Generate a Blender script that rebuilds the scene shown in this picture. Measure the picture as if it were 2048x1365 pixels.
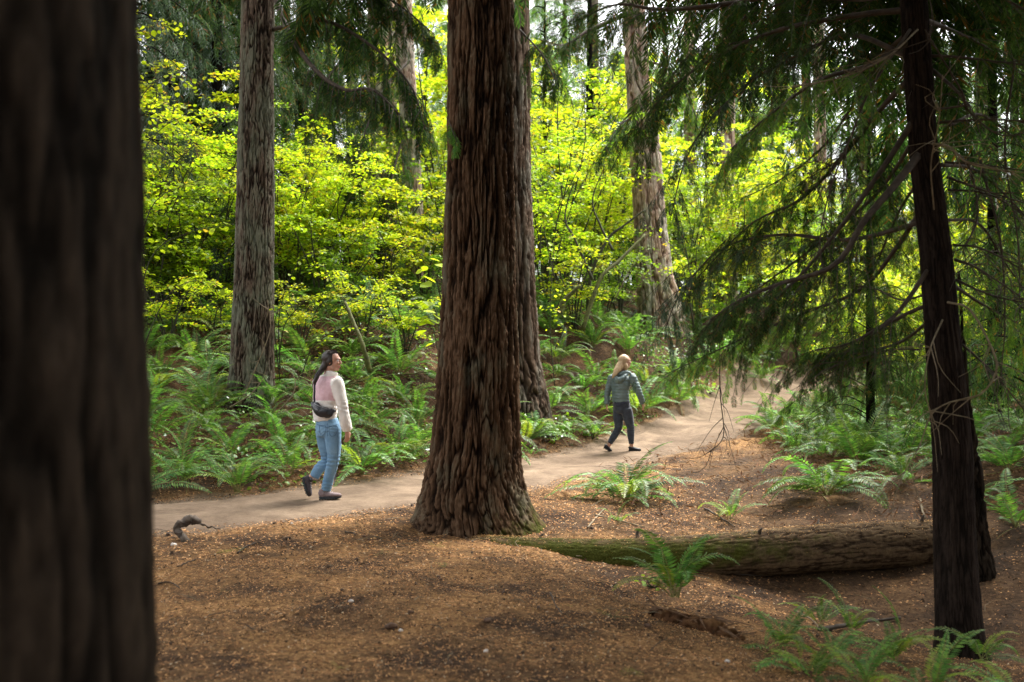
import bpy, math, random
import numpy as np
from mathutils import Vector, Matrix

# ------------------------------------------------------------------ camera, light, exposure
for _o in list(bpy.data.objects):
    bpy.data.objects.remove(_o)
scene = bpy.context.scene
COL = scene.collection
CAM_Z, TILT, FPX = 1.57, math.radians(1.222), 1991.0
cam_data = bpy.data.cameras.new('camera')
cam_data.sensor_width = 36.0
cam_data.lens = 35.0
cam_data.clip_start = 0.05
cam_data.clip_end = 600.0
cam_data.dof.use_dof = True
cam_data.dof.focus_distance = 11.6
cam_data.dof.aperture_fstop = 2.0
camera = bpy.data.objects.new('camera', cam_data)
camera.location = (0, 0, CAM_Z)
camera.rotation_euler = (math.radians(90) + TILT, 0, 0)
COL.objects.link(camera)
scene.camera = camera

SUN_EL, SUN_AZ = math.radians(58), math.radians(40)      # azimuth measured from +Y towards +X
world = bpy.data.worlds.new('World')
scene.world = world
world.use_nodes = True
wn = world.node_tree
wn.nodes.clear()
w_out = wn.nodes.new('ShaderNodeOutputWorld')
w_bg = wn.nodes.new('ShaderNodeBackground')
w_sky = wn.nodes.new('ShaderNodeTexSky')
w_sky.sky_type = 'NISHITA'
w_sky.sun_disc = False
w_sky.sun_elevation = SUN_EL
w_sky.sun_rotation = SUN_AZ
w_sky.air_density = 1.0
w_sky.dust_density = 4.0
w_hsv = wn.nodes.new('ShaderNodeHueSaturation')
w_hsv.inputs['Saturation'].default_value = 0.12
wn.links.new(w_sky.outputs[0], w_hsv.inputs['Color'])
wn.links.new(w_hsv.outputs[0], w_bg.inputs['Color'])
w_bg.inputs['Strength'].default_value = 0.15
wn.links.new(w_bg.outputs[0], w_out.inputs['Surface'])

sun_data = bpy.data.lights.new('sun', 'SUN')
sun_data.energy = 1.9
sun_data.angle = math.radians(22)
sun_data.color = (1.0, 0.95, 0.86)
sun = bpy.data.objects.new('sun', sun_data)
_sd = Vector((math.sin(SUN_AZ) * math.cos(SUN_EL), math.cos(SUN_AZ) * math.cos(SUN_EL), math.sin(SUN_EL)))
sun.rotation_euler = _sd.to_track_quat('Z', 'Y').to_euler()
sun.location = (0, 0, 30)
COL.objects.link(sun)

scene.view_settings.view_transform = 'Standard'
scene.view_settings.look = 'None'
scene.view_settings.gamma = 1.0
scene.view_settings.exposure = 2.3
cy = scene.cycles
cy.max_bounces = 7
cy.diffuse_bounces = 3
cy.glossy_bounces = 2
cy.transmission_bounces = 4
cy.use_denoising = True
cy.sample_clamp_indirect = 6.0
cy.caustics_reflective = False
cy.caustics_refractive = False

rng = np.random.RandomState(7)
PI = math.pi

# ------------------------------------------------------------------ helpers
def ray(px, py):
    s = (px - 1024.0) / FPX
    t = (682.5 - py) / FPX
    ca, sa = math.cos(TILT), math.sin(TILT)
    return np.array([s, ca - t * sa, sa + t * ca])

def P(px, py, Y):
    """point of the pixel's ray at distance Y in front of the camera"""
    r = ray(px, py)
    k = Y / r[1]
    return np.array([r[0] * k, Y, CAM_Z + r[2] * k])

def _hash(ix, iy, iz, seed):
    h = (ix.astype(np.int64) * 374761393 + iy.astype(np.int64) * 668265263 + iz.astype(np.int64) * 2147483647 + seed * 974711) & 0xFFFFFFFF
    h = ((h ^ (h >> 13)) * 1274126177) & 0xFFFFFFFF
    h = (h ^ (h >> 16)) & 0xFFFFFFFF
    h = (h * 2246822519) & 0xFFFFFFFF
    h = h ^ (h >> 15)
    return (h & 0xFFFFFF) / float(0xFFFFFF) * 2.0 - 1.0

def vnoise(x, y, z, seed=0):
    x, y, z = np.broadcast_arrays(np.asarray(x, float), np.asarray(y, float), np.asarray(z, float))
    ix, iy, iz = np.floor(x), np.floor(y), np.floor(z)
    fx, fy, fz = x - ix, y - iy, z - iz
    fx = fx * fx * (3 - 2 * fx); fy = fy * fy * (3 - 2 * fy); fz = fz * fz * (3 - 2 * fz)
    c = lambda a, b, d: _hash(ix + a, iy + b, iz + d, seed)
    x00 = c(0, 0, 0) * (1 - fx) + c(1, 0, 0) * fx
    x10 = c(0, 1, 0) * (1 - fx) + c(1, 1, 0) * fx
    x01 = c(0, 0, 1) * (1 - fx) + c(1, 0, 1) * fx
    x11 = c(0, 1, 1) * (1 - fx) + c(1, 1, 1) * fx
    return (x00 * (1 - fy) + x10 * fy) * (1 - fz) + (x01 * (1 - fy) + x11 * fy) * fz

def fbm(x, y, z, seed=0, oct=4):
    s, a, f = 0, 1.0, 1.0
    for i in range(oct):
        s = s + a * vnoise(x * f, y * f, z * f, seed + i * 17)
        a *= 0.5; f *= 2.03
    return s

def sstep(a, b, x):
    t = np.clip((x - a) / (b - a), 0, 1)
    return t * t * (3 - 2 * t)

def mesh_np(name, chunks, mats, smooth=True, attrs=None):
    """chunks: list of (V (n,3), F (m,k), material index)"""
    Vs, li, ls, mi = [], [], [], []
    off = 0
    for V, F, m in chunks:
        V = np.asarray(V, dtype=np.float32); F = np.asarray(F, dtype=np.int64)
        if len(F) == 0: continue
        Vs.append(V)
        li.append((F + off).ravel()); ls.append(np.full(len(F), F.shape[1])); mi.append(np.full(len(F), m))
        off += len(V)
    V = np.concatenate(Vs); li = np.concatenate(li); ls = np.concatenate(ls); mi = np.concatenate(mi)
    me = bpy.data.meshes.new(name)
    me.vertices.add(len(V)); me.vertices.foreach_set('co', V.ravel())
    me.loops.add(len(li)); me.loops.foreach_set('vertex_index', li.astype(np.int32))
    me.polygons.add(len(ls))
    st = np.concatenate([[0], np.cumsum(ls)[:-1]]).astype(np.int32)
    me.polygons.foreach_set('loop_start', st)
    me.polygons.foreach_set('material_index', mi.astype(np.int32))
    me.polygons.foreach_set('use_smooth', np.full(len(ls), smooth, dtype=bool))
    for m in mats: me.materials.append(m)
    if attrs:
        for k, a in attrs.items():
            at = me.attributes.new(k, 'FLOAT', 'POINT')
            at.data.foreach_set('value', np.asarray(a, dtype=np.float32).ravel())
    me.update(calc_edges=True)
    return me

def obj(name, me, parent=None, label=None, cat=None, group=None, kind=None, loc=None):
    o = bpy.data.objects.new(name, me)
    COL.objects.link(o)
    if parent is not None: o.parent = parent
    if label: o['label'] = label
    if cat: o['category'] = cat
    if group: o['group'] = group
    if kind: o['kind'] = kind
    if loc is not None: o.location = [float(c) for c in loc]
    return o

def thing(name, label, cat, loc=(0, 0, 0), group=None, rz=0.0):
    o = obj(name, None, None, label, cat, group, None, loc)
    o.rotation_euler = (0, 0, rz)
    return o

def catmull(pts, n):
    pts = np.asarray(pts, float)
    if len(pts) < 3:
        t = np.linspace(0, 1, n)[:, None]
        return pts[0] * (1 - t) + pts[-1] * t
    Pp = np.vstack([2 * pts[0] - pts[1], pts, 2 * pts[-1] - pts[-2]])
    u = np.linspace(0, len(pts) - 1, n)
    i = np.minimum(u.astype(int), len(pts) - 2)
    f = (u - i)[:, None]
    p0, p1, p2, p3 = Pp[i], Pp[i + 1], Pp[i + 2], Pp[i + 3]
    return 0.5 * ((2 * p1) + (-p0 + p2) * f + (2 * p0 - 5 * p1 + 4 * p2 - p3) * f ** 2 + (-p0 + 3 * p1 - 3 * p2 + p3) * f ** 3)

def unit(v):
    v = np.asarray(v, float)
    return v / (np.linalg.norm(v, axis=-1, keepdims=True) + 1e-12)

def loft(pts, ra, rb=None, side=None, n=10, seg=None, cap=True):
    """tube through pts with elliptic rings (ra along side, rb across)"""
    pts = np.asarray(pts, float)
    ra = np.asarray(ra, float) * np.ones(len(pts))
    rb = ra if rb is None else np.asarray(rb, float) * np.ones(len(pts))
    if seg:
        A = catmull(np.column_stack([pts, ra, rb]), seg)
        pts, ra, rb = A[:, :3], A[:, 3], A[:, 4]
    T = unit(np.gradient(pts, axis=0))
    if side is None:
        side = np.array([1.0, 0, 0]) if abs(T[0][0]) < 0.8 else np.array([0, 1.0, 0])
    S = np.asarray(side, float) * np.ones((len(pts), 3))
    S = unit(S - (S * T).sum(1)[:, None] * T)
    U = np.cross(T, S)
    ph = np.linspace(0, 2 * PI, n, endpoint=False)
    V = pts[:, None, :] + ra[:, None, None] * np.cos(ph)[None, :, None] * S[:, None, :] + rb[:, None, None] * np.sin(ph)[None, :, None] * U[:, None, :]
    m = len(pts)
    V = V.reshape(-1, 3)
    i = np.arange(m - 1)[:, None] * n; j = np.arange(n)[None, :]; j2 = (j + 1) % n
    F = np.stack([i + j, i + j2, i + n + j2, i + n + j], -1).reshape(-1, 4)
    out = [(V, F, 0)]
    if cap:
        c0 = len(V)
        V2 = np.vstack([V, pts[0] - T[0] * 0.35 * min(ra[0], rb[0]), pts[-1] + T[-1] * 0.35 * min(ra[-1], rb[-1])])
        k = np.arange(n); k2 = (k + 1) % n
        Fa = np.stack([np.full(n, c0), k2, k], -1)
        Fb = np.stack([np.full(n, c0 + 1), (m - 1) * n + k, (m - 1) * n + k2], -1)
        # merge as triangles expressed on the same vertex block
        return V2, F, np.vstack([Fa, Fb])
    return V, F, None

class MB:
    def __init__(s): s.V = []; s.F4 = []; s.F3 = []; s.m4 = []; s.m3 = []; s.n = 0
    def add(s, V, F4=None, F3=None, m=0):
        V = np.asarray(V, float)
        if F4 is not None and len(F4): s.F4.append(np.asarray(F4) + s.n); s.m4.append(np.full(len(F4), m))
        if F3 is not None and len(F3): s.F3.append(np.asarray(F3) + s.n); s.m3.append(np.full(len(F3), m))
        s.V.append(V); s.n += len(V)
        return s
    def tube(s, pts, r, rb=None, side=None, n=6, seg=None, m=0, cap=True):
        V, F, F3 = loft(pts, r, rb, side, n, seg, cap)
        return s.add(V, F, F3, m)
    def box(s, c, half, R=None, m=0):
        c = np.asarray(c, float)
        q = np.array([[x, y, z] for x in (-1, 1) for y in (-1, 1) for z in (-1, 1)], float) * np.asarray(half, float)
        if R is not None: q = q @ np.asarray(R, float).T
        F = [[0, 1, 3, 2], [4, 6, 7, 5], [0, 4, 5, 1], [2, 3, 7, 6], [0, 2, 6, 4], [1, 5, 7, 3]]
        return s.add(q + c, F, None, m)
    def ell(s, c, rad, R=None, m=0, nu=12, nv=8):
        th = np.linspace(0, PI, nv + 1)[1:-1]; ph = np.linspace(0, 2 * PI, nu, endpoint=False)
        q = np.array([[math.sin(a) * math.cos(b), math.sin(a) * math.sin(b), math.cos(a)] for a in th for b in ph] + [[0, 0, 1], [0, 0, -1]])
        q = q * np.asarray(rad, float)
        if R is not None: q = q @ np.asarray(R, float).T
        i = np.arange(nv - 2)[:, None] * nu; j = np.arange(nu)[None, :]; j2 = (j + 1) % nu
        F = np.stack([i + j, i + nu + j, i + nu + j2, i + j2], -1).reshape(-1, 4)
        k = np.arange(nu); k2 = (k + 1) % nu; top = (nv - 1) * nu
        F3 = np.vstack([np.stack([np.full(nu, top), k, k2], -1), np.stack([np.full(nu, top + 1), (nv - 2) * nu + k2, (nv - 2) * nu + k], -1)])
        return s.add(q + np.asarray(c, float), F, F3, m)
    def mesh(s, name, mats, smooth=True):
        V = np.vstack(s.V)
        li, ls, mi = [], [], []
        for F, M in ((s.F4, s.m4), (s.F3, s.m3)):
            if F:
                F = np.vstack(F); M = np.concatenate(M)
                li.append(F.ravel()); ls.append(np.full(len(F), F.shape[1])); mi.append(M)
        li = np.concatenate(li); ls = np.concatenate(ls); mi = np.concatenate(mi)
        me = bpy.data.meshes.new(name)
        me.vertices.add(len(V)); me.vertices.foreach_set('co', V.astype(np.float32).ravel())
        me.loops.add(len(li)); me.loops.foreach_set('vertex_index', li.astype(np.int32))
        me.polygons.add(len(ls))
        me.polygons.foreach_set('loop_start', np.concatenate([[0], np.cumsum(ls)[:-1]]).astype(np.int32))
        me.polygons.foreach_set('material_index', mi.astype(np.int32))
        me.polygons.foreach_set('use_smooth', np.full(len(ls), smooth, dtype=bool))
        for m in mats: me.materials.append(m)
        me.update(calc_edges=True)
        return me

def rotm(ax, ay, az):
    """arrays of euler angles -> (n,3,3), R = Rz Ry Rx"""
    ax, ay, az = np.broadcast_arrays(np.atleast_1d(ax), np.atleast_1d(ay), np.atleast_1d(az))
    cx, sx, cy_, sy, cz, sz = np.cos(ax), np.sin(ax), np.cos(ay), np.sin(ay), np.cos(az), np.sin(az)
    R = np.empty((len(ax), 3, 3))
    R[:, 0, 0] = cz * cy_; R[:, 0, 1] = cz * sy * sx - sz * cx; R[:, 0, 2] = cz * sy * cx + sz * sx
    R[:, 1, 0] = sz * cy_; R[:, 1, 1] = sz * sy * sx + cz * cx; R[:, 1, 2] = sz * sy * cx - cz * sx
    R[:, 2, 0] = -sy; R[:, 2, 1] = cy_ * sx; R[:, 2, 2] = cy_ * cx
    return R

def scatter(tV, tF, pos, R, sc):
    """place a template at many positions -> V, F"""
    tV = np.asarray(tV, float); tF = np.asarray(tF)
    n = len(pos)
    sc = np.asarray(sc, float)
    if sc.ndim == 1: sc = sc[:, None] * np.ones((1, 3))
    V = np.einsum('nij,nkj->nki', R, tV[None] * sc[:, None, :]) + np.asarray(pos)[:, None, :]
    F = tF[None] + (np.arange(n) * len(tV))[:, None, None]
    return V.reshape(-1, 3), F.reshape(-1, tF.shape[1])

# ------------------------------------------------------------------ materials
class NT:
    def __init__(s, name):
        s.m = bpy.data.materials.new(name); s.m.use_nodes = True
        s.t = s.m.node_tree; s.t.nodes.clear()
        s.out = s.t.nodes.new('ShaderNodeOutputMaterial')
    def n(s, typ, **kw):
        nd = s.t.nodes.new(typ)
        for k, v in kw.items():
            if k.startswith('i_'):
                key = k[2:]
                key = int(key) if key.isdigit() else key.replace('_', ' ')
                if isinstance(v, bpy.types.NodeSocket): s.t.links.new(v, nd.inputs[key])
                else: nd.inputs[key].default_value = v
            else: setattr(nd, k, v)
        return nd
    def link(s, a, b): s.t.links.new(a, b)
    def coords(s, scale=(1, 1, 1), kind='Object'):
        c = s.n('ShaderNodeTexCoord')
        mp = s.n('ShaderNodeMapping'); mp.inputs['Scale'].default_value = scale
        s.link(c.outputs[kind], mp.inputs['Vector'])
        return mp.outputs[0]
    def noise(s, vec, scale, detail=4, rough=0.55, dist=0.0):
        nd = s.n('ShaderNodeTexNoise'); nd.inputs['Scale'].default_value = scale
        nd.inputs['Detail'].default_value = detail; nd.inputs['Roughness'].default_value = rough
        nd.inputs['Distortion'].default_value = dist
        s.link(vec, nd.inputs['Vector'])
        return nd.outputs['Fac']
    def ramp(s, fac, stops, interp='LINEAR'):
        r = s.n('ShaderNodeValToRGB'); r.color_ramp.interpolation = interp
        e = r.color_ramp.elements
        while len(e) > 1: e.remove(e[0])
        for i, (p, c) in enumerate(stops):
            el = e[0] if i == 0 else e.new(p)
            el.position = p; el.color = (c[0], c[1], c[2], 1) if len(c) == 3 else c
        s.link(fac, r.inputs[0])
        return r.outputs[0]
    def mix(s, f, a, b, typ='MIX'):
        nd = s.n('ShaderNodeMix', data_type='RGBA', blend_type=typ)
        for sock, v in ((nd.inputs[0], f), (nd.inputs[6], a), (nd.inputs[7], b)):
            if isinstance(v, bpy.types.NodeSocket): s.link(v, sock)
            else: sock.default_value = v if not isinstance(v, tuple) else (v + (1,))[:4]
        return nd.outputs[2]
    def math(s, op, a, b=0.0):
        nd = s.n('ShaderNodeMath', operation=op)
        for sock, v in ((nd.inputs[0], a), (nd.inputs[1], b)):
            if isinstance(v, bpy.types.NodeSocket): s.link(v, sock)
            else: sock.default_value = v
        return nd.outputs[0]
    def attr(s, name):
        return s.n('ShaderNodeAttribute', attribute_name=name).outputs['Fac']
    def bump(s, h, strength, dist=0.01, normal=None):
        b = s.n('ShaderNodeBump'); b.inputs['Strength'].default_value = strength; b.inputs['Distance'].default_value = dist
        s.link(h, b.inputs['Height'])
        if normal is not None: s.link(normal, b.inputs['Normal'])
        return b.outputs[0]
    def principled(s, col, rough=0.8, bump=None, spec=0.3, sheen=0.0, metal=0.0, coat=0.0):
        p = s.n('ShaderNodeBsdfPrincipled')
        for k, v in (('Base Color', col), ('Roughness', rough), ('Specular IOR Level', spec), ('Sheen Weight', sheen), ('Metallic', metal), ('Coat Weight', coat)):
            if isinstance(v, bpy.types.NodeSocket): s.link(v, p.inputs[k])
            else: p.inputs[k].default_value = (v + (1,))[:4] if isinstance(v, tuple) else v
        if bump is not None: s.link(bump, p.inputs['Normal'])
        return p.outputs[0]
    def done(s, shader):
        s.link(shader, s.out.inputs['Surface']); return s.m

def leaf_mat(name, dark, mid, light, trans=0.5, rough=0.45, spec=0.4, tboost=1.5, warm=None, warm_p=0.0, objvar=0.25, single=False):
    t = NT(name)
    isl = t.n('ShaderNodeNewGeometry').outputs['Random Per Island']
    oi = t.n('ShaderNodeObjectInfo').outputs['Random']
    if single: isl = oi
    stops = [(0.0, dark), (0.5, mid), (1.0, light)]
    col = t.ramp(isl, stops)
    if warm:
        w = t.math('GREATER_THAN', t.math('FRACT', t.math('MULTIPLY', isl, 37.7)), 1 - warm_p)
        col = t.mix(w, col, warm)
    hv = t.n('ShaderNodeHueSaturation')
    t.link(col, hv.inputs['Color'])
    t.link(t.math('ADD', t.math('MULTIPLY', oi, objvar), 1 - objvar / 2), hv.inputs['Value'])
    t.link(t.math('ADD', t.math('MULTIPLY', oi, 0.03), 0.485), hv.inputs['Hue'])
    col = hv.outputs[0]
    p = t.principled(col, rough, spec=spec)
    tr = t.n('ShaderNodeBsdfTranslucent')
    tc = t.mix(1.0, col, (tboost, tboost * 0.95, tboost * 0.55), 'MULTIPLY')
    t.link(tc, tr.inputs['Color'])
    mx = t.n('ShaderNodeMixShader'); mx.inputs[0].default_value = trans
    t.link(p, mx.inputs[1]); t.link(tr.outputs[0], mx.inputs[2])
    return t.done(mx.outputs[0])

def bark_mat(name, deep, mid, ridge, lichen=None, lich_amt=0.3, stretch=0.25, fine=60.0, moss=False, rough=0.9):
    t = NT(name)
    v = t.coords((1, 1, stretch))
    r = t.attr('ridge')
    n1 = t.noise(v, 14, 5, 0.6, 0.4)
    f = t.math('ADD', t.math('MULTIPLY', r, 0.75), t.math('MULTIPLY', t.math('SUBTRACT', n1, 0.5), 0.7))
    col = t.ramp(f, [(0.0, deep), (0.45, mid), (0.95, ridge)])
    n2 = t.noise(v, fine, 4, 0.7)
    col = t.mix(t.math('MULTIPLY', t.math('SUBTRACT', n2, 0.35), 1.2), col, tuple(c * 1.5 for c in ridge), 'MIX') if False else t.mix(0.55, col, t.ramp(n2, [(0.25, (0.45, 0.42, 0.4)), (0.75, (1.45, 1.4, 1.35))]), 'MULTIPLY')
    if lichen:
        vl = t.coords((1, 1, 0.35))
        n3 = t.noise(vl, 3.5, 5, 0.65)
        m = t.ramp(t.math('ADD', n3, t.math('MULTIPLY', r, 0.12)), [(0.62 - lich_amt * 0.3, (0, 0, 0)), (0.78 - lich_amt * 0.3, (1, 1, 1))])
        col = t.mix(t.math('MULTIPLY', m, 0.7), col, lichen)
    if moss:
        ms = t.attr('moss')
        n4 = t.noise(t.coords(), 9, 5, 0.7)
        mk = t.ramp(t.math('ADD', ms, t.math('MULTIPLY', t.math('SUBTRACT', n4, 0.5), 1.2)), [(0.35, (0, 0, 0)), (0.7, (1, 1, 1))])
        n5 = t.noise(t.coords(), 70, 3, 0.7)
        col = t.mix(mk, col, t.ramp(n5, [(0.3, (0.025, 0.032, 0.006)), (0.7, (0.085, 0.088, 0.018))]))
    b = t.bump(t.noise(v, fine * 0.7, 6, 0.7), 0.9, 0.012)
    return t.done(t.principled(col, rough, b, spec=0.04))

def simple_mat(name, a, b, scale=20, rough=0.8, bump=0.3, bscale=60, spec=0.3, stretch=(1, 1, 1), sheen=0.0, bdist=0.004, coat=0.0):
    t = NT(name)
    v = t.coords(stretch)
    col = t.ramp(t.noise(v, scale, 5, 0.6), [(0.3, a), (0.7, b)])
    bp = t.bump(t.noise(v, bscale, 4, 0.6), bump, bdist) if bump else None
    return t.done(t.principled(col, rough, bp, spec=spec, sheen=sheen, coat=coat))

M = {}
M['fir'] = bark_mat('fir_bark', (0.014, 0.010, 0.007), (0.066, 0.045, 0.031), (0.155, 0.11, 0.078), (0.16, 0.15, 0.12), 0.2)
M['fir_main'] = bark_mat('red_brown_fir_bark', (0.010, 0.006, 0.004), (0.07, 0.041, 0.024), (0.155, 0.098, 0.06), (0.12, 0.115, 0.08), 0.05, moss=True)
M['fir_grey'] = bark_mat('grey_fir_bark', (0.014, 0.011, 0.009), (0.085, 0.062, 0.047), (0.2, 0.155, 0.12), (0.15, 0.165, 0.12), 0.35, fine=70)
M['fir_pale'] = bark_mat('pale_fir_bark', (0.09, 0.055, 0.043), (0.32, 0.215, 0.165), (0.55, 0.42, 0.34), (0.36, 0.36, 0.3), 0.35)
M['dark_bark'] = bark_mat('dark_bark', (0.005, 0.004, 0.003), (0.020, 0.015, 0.011), (0.042, 0.031, 0.022), None)
M['cedar'] = bark_mat('cedar_bark', (0.009, 0.007, 0.006), (0.022, 0.016, 0.013), (0.04, 0.029, 0.023), None, stretch=0.08, fine=90)
M['log'] = bark_mat('mossy_log_bark', (0.026, 0.017, 0.011), (0.088, 0.06, 0.036), (0.17, 0.122, 0.07), None, stretch=1.0, fine=45, moss=True)
M['twig'] = simple_mat('twig_bark', (0.03, 0.022, 0.016), (0.075, 0.055, 0.038), 15)
M['pale_twig'] = simple_mat('pale_twig_bark', (0.10, 0.075, 0.045), (0.24, 0.19, 0.12), 15)
M['maple_stem'] = simple_mat('maple_stem_bark', (0.02, 0.018, 0.012), (0.06, 0.06, 0.03), 10)
M['moss_wood'] = simple_mat('mossy_wood', (0.03, 0.03, 0.01), (0.12, 0.13, 0.025), 14, bump=0.8, bscale=50, bdist=0.01)
M['maple'] = leaf_mat('maple_leaf', (0.17, 0.29, 0.012), (0.34, 0.47, 0.018), (0.52, 0.58, 0.03), 0.55, 0.5, 0.35, 1.35, (0.52, 0.4, 0.04), 0.05, objvar=0.5)
M['maple_leaf'] = leaf_mat('single_maple_leaf', (0.2, 0.33, 0.012), (0.34, 0.47, 0.018), (0.5, 0.56, 0.03), 0.55, 0.5, 0.3, 1.35, (0.52, 0.4, 0.04), 0.04, single=True)
M['maple_green_leaf'] = leaf_mat('single_green_leaf', (0.1, 0.22, 0.01), (0.17, 0.31, 0.015), (0.28, 0.42, 0.03), 0.5, 0.5, 0.3, 1.4, single=True)
M['maple_green'] = leaf_mat('green_maple_leaf', (0.06, 0.14, 0.01), (0.14, 0.26, 0.015), (0.26, 0.38, 0.03), 0.5, 0.45, 0.4, 1.4)
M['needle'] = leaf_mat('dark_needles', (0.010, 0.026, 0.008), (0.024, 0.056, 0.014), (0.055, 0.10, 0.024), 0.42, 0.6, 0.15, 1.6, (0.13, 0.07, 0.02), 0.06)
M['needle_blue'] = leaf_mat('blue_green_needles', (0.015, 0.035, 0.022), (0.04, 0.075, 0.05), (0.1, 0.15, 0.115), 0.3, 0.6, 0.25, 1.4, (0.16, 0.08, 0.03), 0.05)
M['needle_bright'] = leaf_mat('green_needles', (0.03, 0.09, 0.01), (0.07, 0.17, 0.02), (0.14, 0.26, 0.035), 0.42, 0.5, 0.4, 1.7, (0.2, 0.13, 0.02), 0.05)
M['fern'] = leaf_mat('fern_frond', (0.035, 0.095, 0.017), (0.07, 0.165, 0.028), (0.15, 0.28, 0.05), 0.38, 0.48, 0.35, 1.7, objvar=0.8)
M['fern_yellow'] = leaf_mat('young_fern_frond', (0.13, 0.21, 0.02), (0.19, 0.28, 0.03), (0.26, 0.34, 0.04), 0.45, 0.45, 0.4, 1.5, objvar=0.4)
M['fern_dead'] = leaf_mat('dead_fern_frond', (0.09, 0.045, 0.02), (0.17, 0.09, 0.045), (0.26, 0.16, 0.09), 0.2, 0.8, 0.1, 1.2, objvar=0.5)
M['rachis'] = simple_mat('fern_stalk', (0.14, 0.15, 0.04), (0.2, 0.19, 0.06), 10, bump=0)
M['salal'] = leaf_mat('ground_leaf', (0.04, 0.11, 0.015), (0.09, 0.2, 0.025), (0.2, 0.33, 0.05), 0.3, 0.3, 0.6, 1.5)
M['litter'] = leaf_mat('needle_litter', (0.05, 0.026, 0.013), (0.36, 0.2, 0.075), (0.68, 0.43, 0.18), 0.1, 0.9, 0.1, 1.0, (0.5, 0.42, 0.28), 0.03, objvar=0.0)

def ground_mat():
    t = NT('forest_floor')
    v = t.coords()
    n1 = t.noise(v, 1.3, 4, 0.6)
    n2 = t.noise(v, 22, 6, 0.75, 0.6)
    n3 = t.noise(v, 95, 4, 0.8, 0.4)
    a = t.ramp(n2, [(0.32, (0.04, 0.022, 0.012)), (0.5, (0.23, 0.128, 0.056)), (0.7, (0.48, 0.285, 0.125))])
    b = t.ramp(n2, [(0.3, (0.02, 0.013, 0.009)), (0.55, (0.07, 0.043, 0.026)), (0.75, (0.15, 0.092, 0.052))])
    col = t.mix(t.ramp(n1, [(0.4, (0, 0, 0)), (0.62, (1, 1, 1))]), a, b)
    col = t.mix(0.8, col, t.ramp(n3, [(0.28, (0.35, 0.33, 0.32)), (0.72, (1.65, 1.6, 1.5))]), 'MULTIPLY')
    soil_shade = t.attr('soil')
    col = t.mix(t.math('MULTIPLY', soil_shade, 0.75), col, t.ramp(n2, [(0.3, (0.016, 0.011, 0.008)), (0.7, (0.065, 0.041, 0.027))]))  # dark soil tone, with the hollow's shade mixed into the colour
    du = t.attr('dust')
    dust = t.ramp(n2, [(0.3, (0.09, 0.062, 0.042)), (0.7, (0.2, 0.145, 0.1))])
    dm = t.ramp(t.math('ADD', du, t.math('MULTIPLY', t.math('SUBTRACT', n3, 0.5), 0.9)), [(0.35, (0, 0, 0)), (0.75, (1, 1, 1))])
    col = t.mix(dm, col, dust)
    b1 = t.bump(n2, 0.7, 0.03)
    b2 = t.bump(n3, 0.9, 0.012, b1)
    return t.done(t.principled(col, 0.95, b2, spec=0.1))
M['ground'] = ground_mat()

def path_mat():
    t = NT('trodden_dirt')
    v = t.coords()
    n1 = t.noise(v, 1.1, 7, 0.68, 0.8)
    n2 = t.noise(v, 14, 6, 0.7)
    n3 = t.noise(v, 120, 3, 0.8)
    col = t.ramp(n1, [(0.3, (0.085, 0.059, 0.040)), (0.5, (0.155, 0.112, 0.078)), (0.7, (0.25, 0.185, 0.13))])
    col = t.mix(0.5, col, t.ramp(n2, [(0.3, (0.7, 0.68, 0.66)), (0.7, (1.22, 1.2, 1.18))]), 'MULTIPLY')
    col = t.mix(0.5, col, t.ramp(n3, [(0.3, (0.6, 0.58, 0.56)), (0.7, (1.3, 1.28, 1.25))]), 'MULTIPLY')
    spk = t.ramp(t.noise(v, 42, 2, 0.5), [(0.66, (0, 0, 0)), (0.72, (1, 1, 1))])
    col = t.mix(t.math('MULTIPLY', spk, 0.6), col, (0.13, 0.075, 0.04))
    b0 = t.bump(t.noise(v, 4.5, 4, .6), 0.6, 0.04)
    b1 = t.bump(n2, 0.7, 0.025, b0)
    b2 = t.bump(n3, 0.6, 0.005, b1)
    return t.done(t.principled(col, 0.95, b2, spec=0.12))
M['path'] = path_mat()

# ------------------------------------------------------------------ terrain
PATH = np.array([[-9, 7.6, -.02], [-6, 8.9, 0], [-3.4, 10.2, 0], [-2.09, 11.35, 0], [-0.9, 12.7, 0], [0.4, 14.4, .0], [1.9, 17.0, .03], [3.7, 19.4, .32],
                 [5.7, 22.2, .66], [8.2, 25.3, 1.03], [11.0, 27.5, 1.2], [15, 29.5, 1.3], [22, 31.5, 1.4]])
PATH_W = np.array([.9, .9, .9, .85, .85, .70, .70, .82, 1.1, 1.15, 1.1, 1.1, 1.1])
_pc = catmull(np.column_stack([PATH, PATH_W]), 260)
PC, PW = _pc[:, :3], _pc[:, 3]
_tn = unit(np.gradient(PC[:, :2], axis=0)); PN = np.column_stack([-_tn[:, 1], _tn[:, 0]])   # left normal = uphill side

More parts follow.
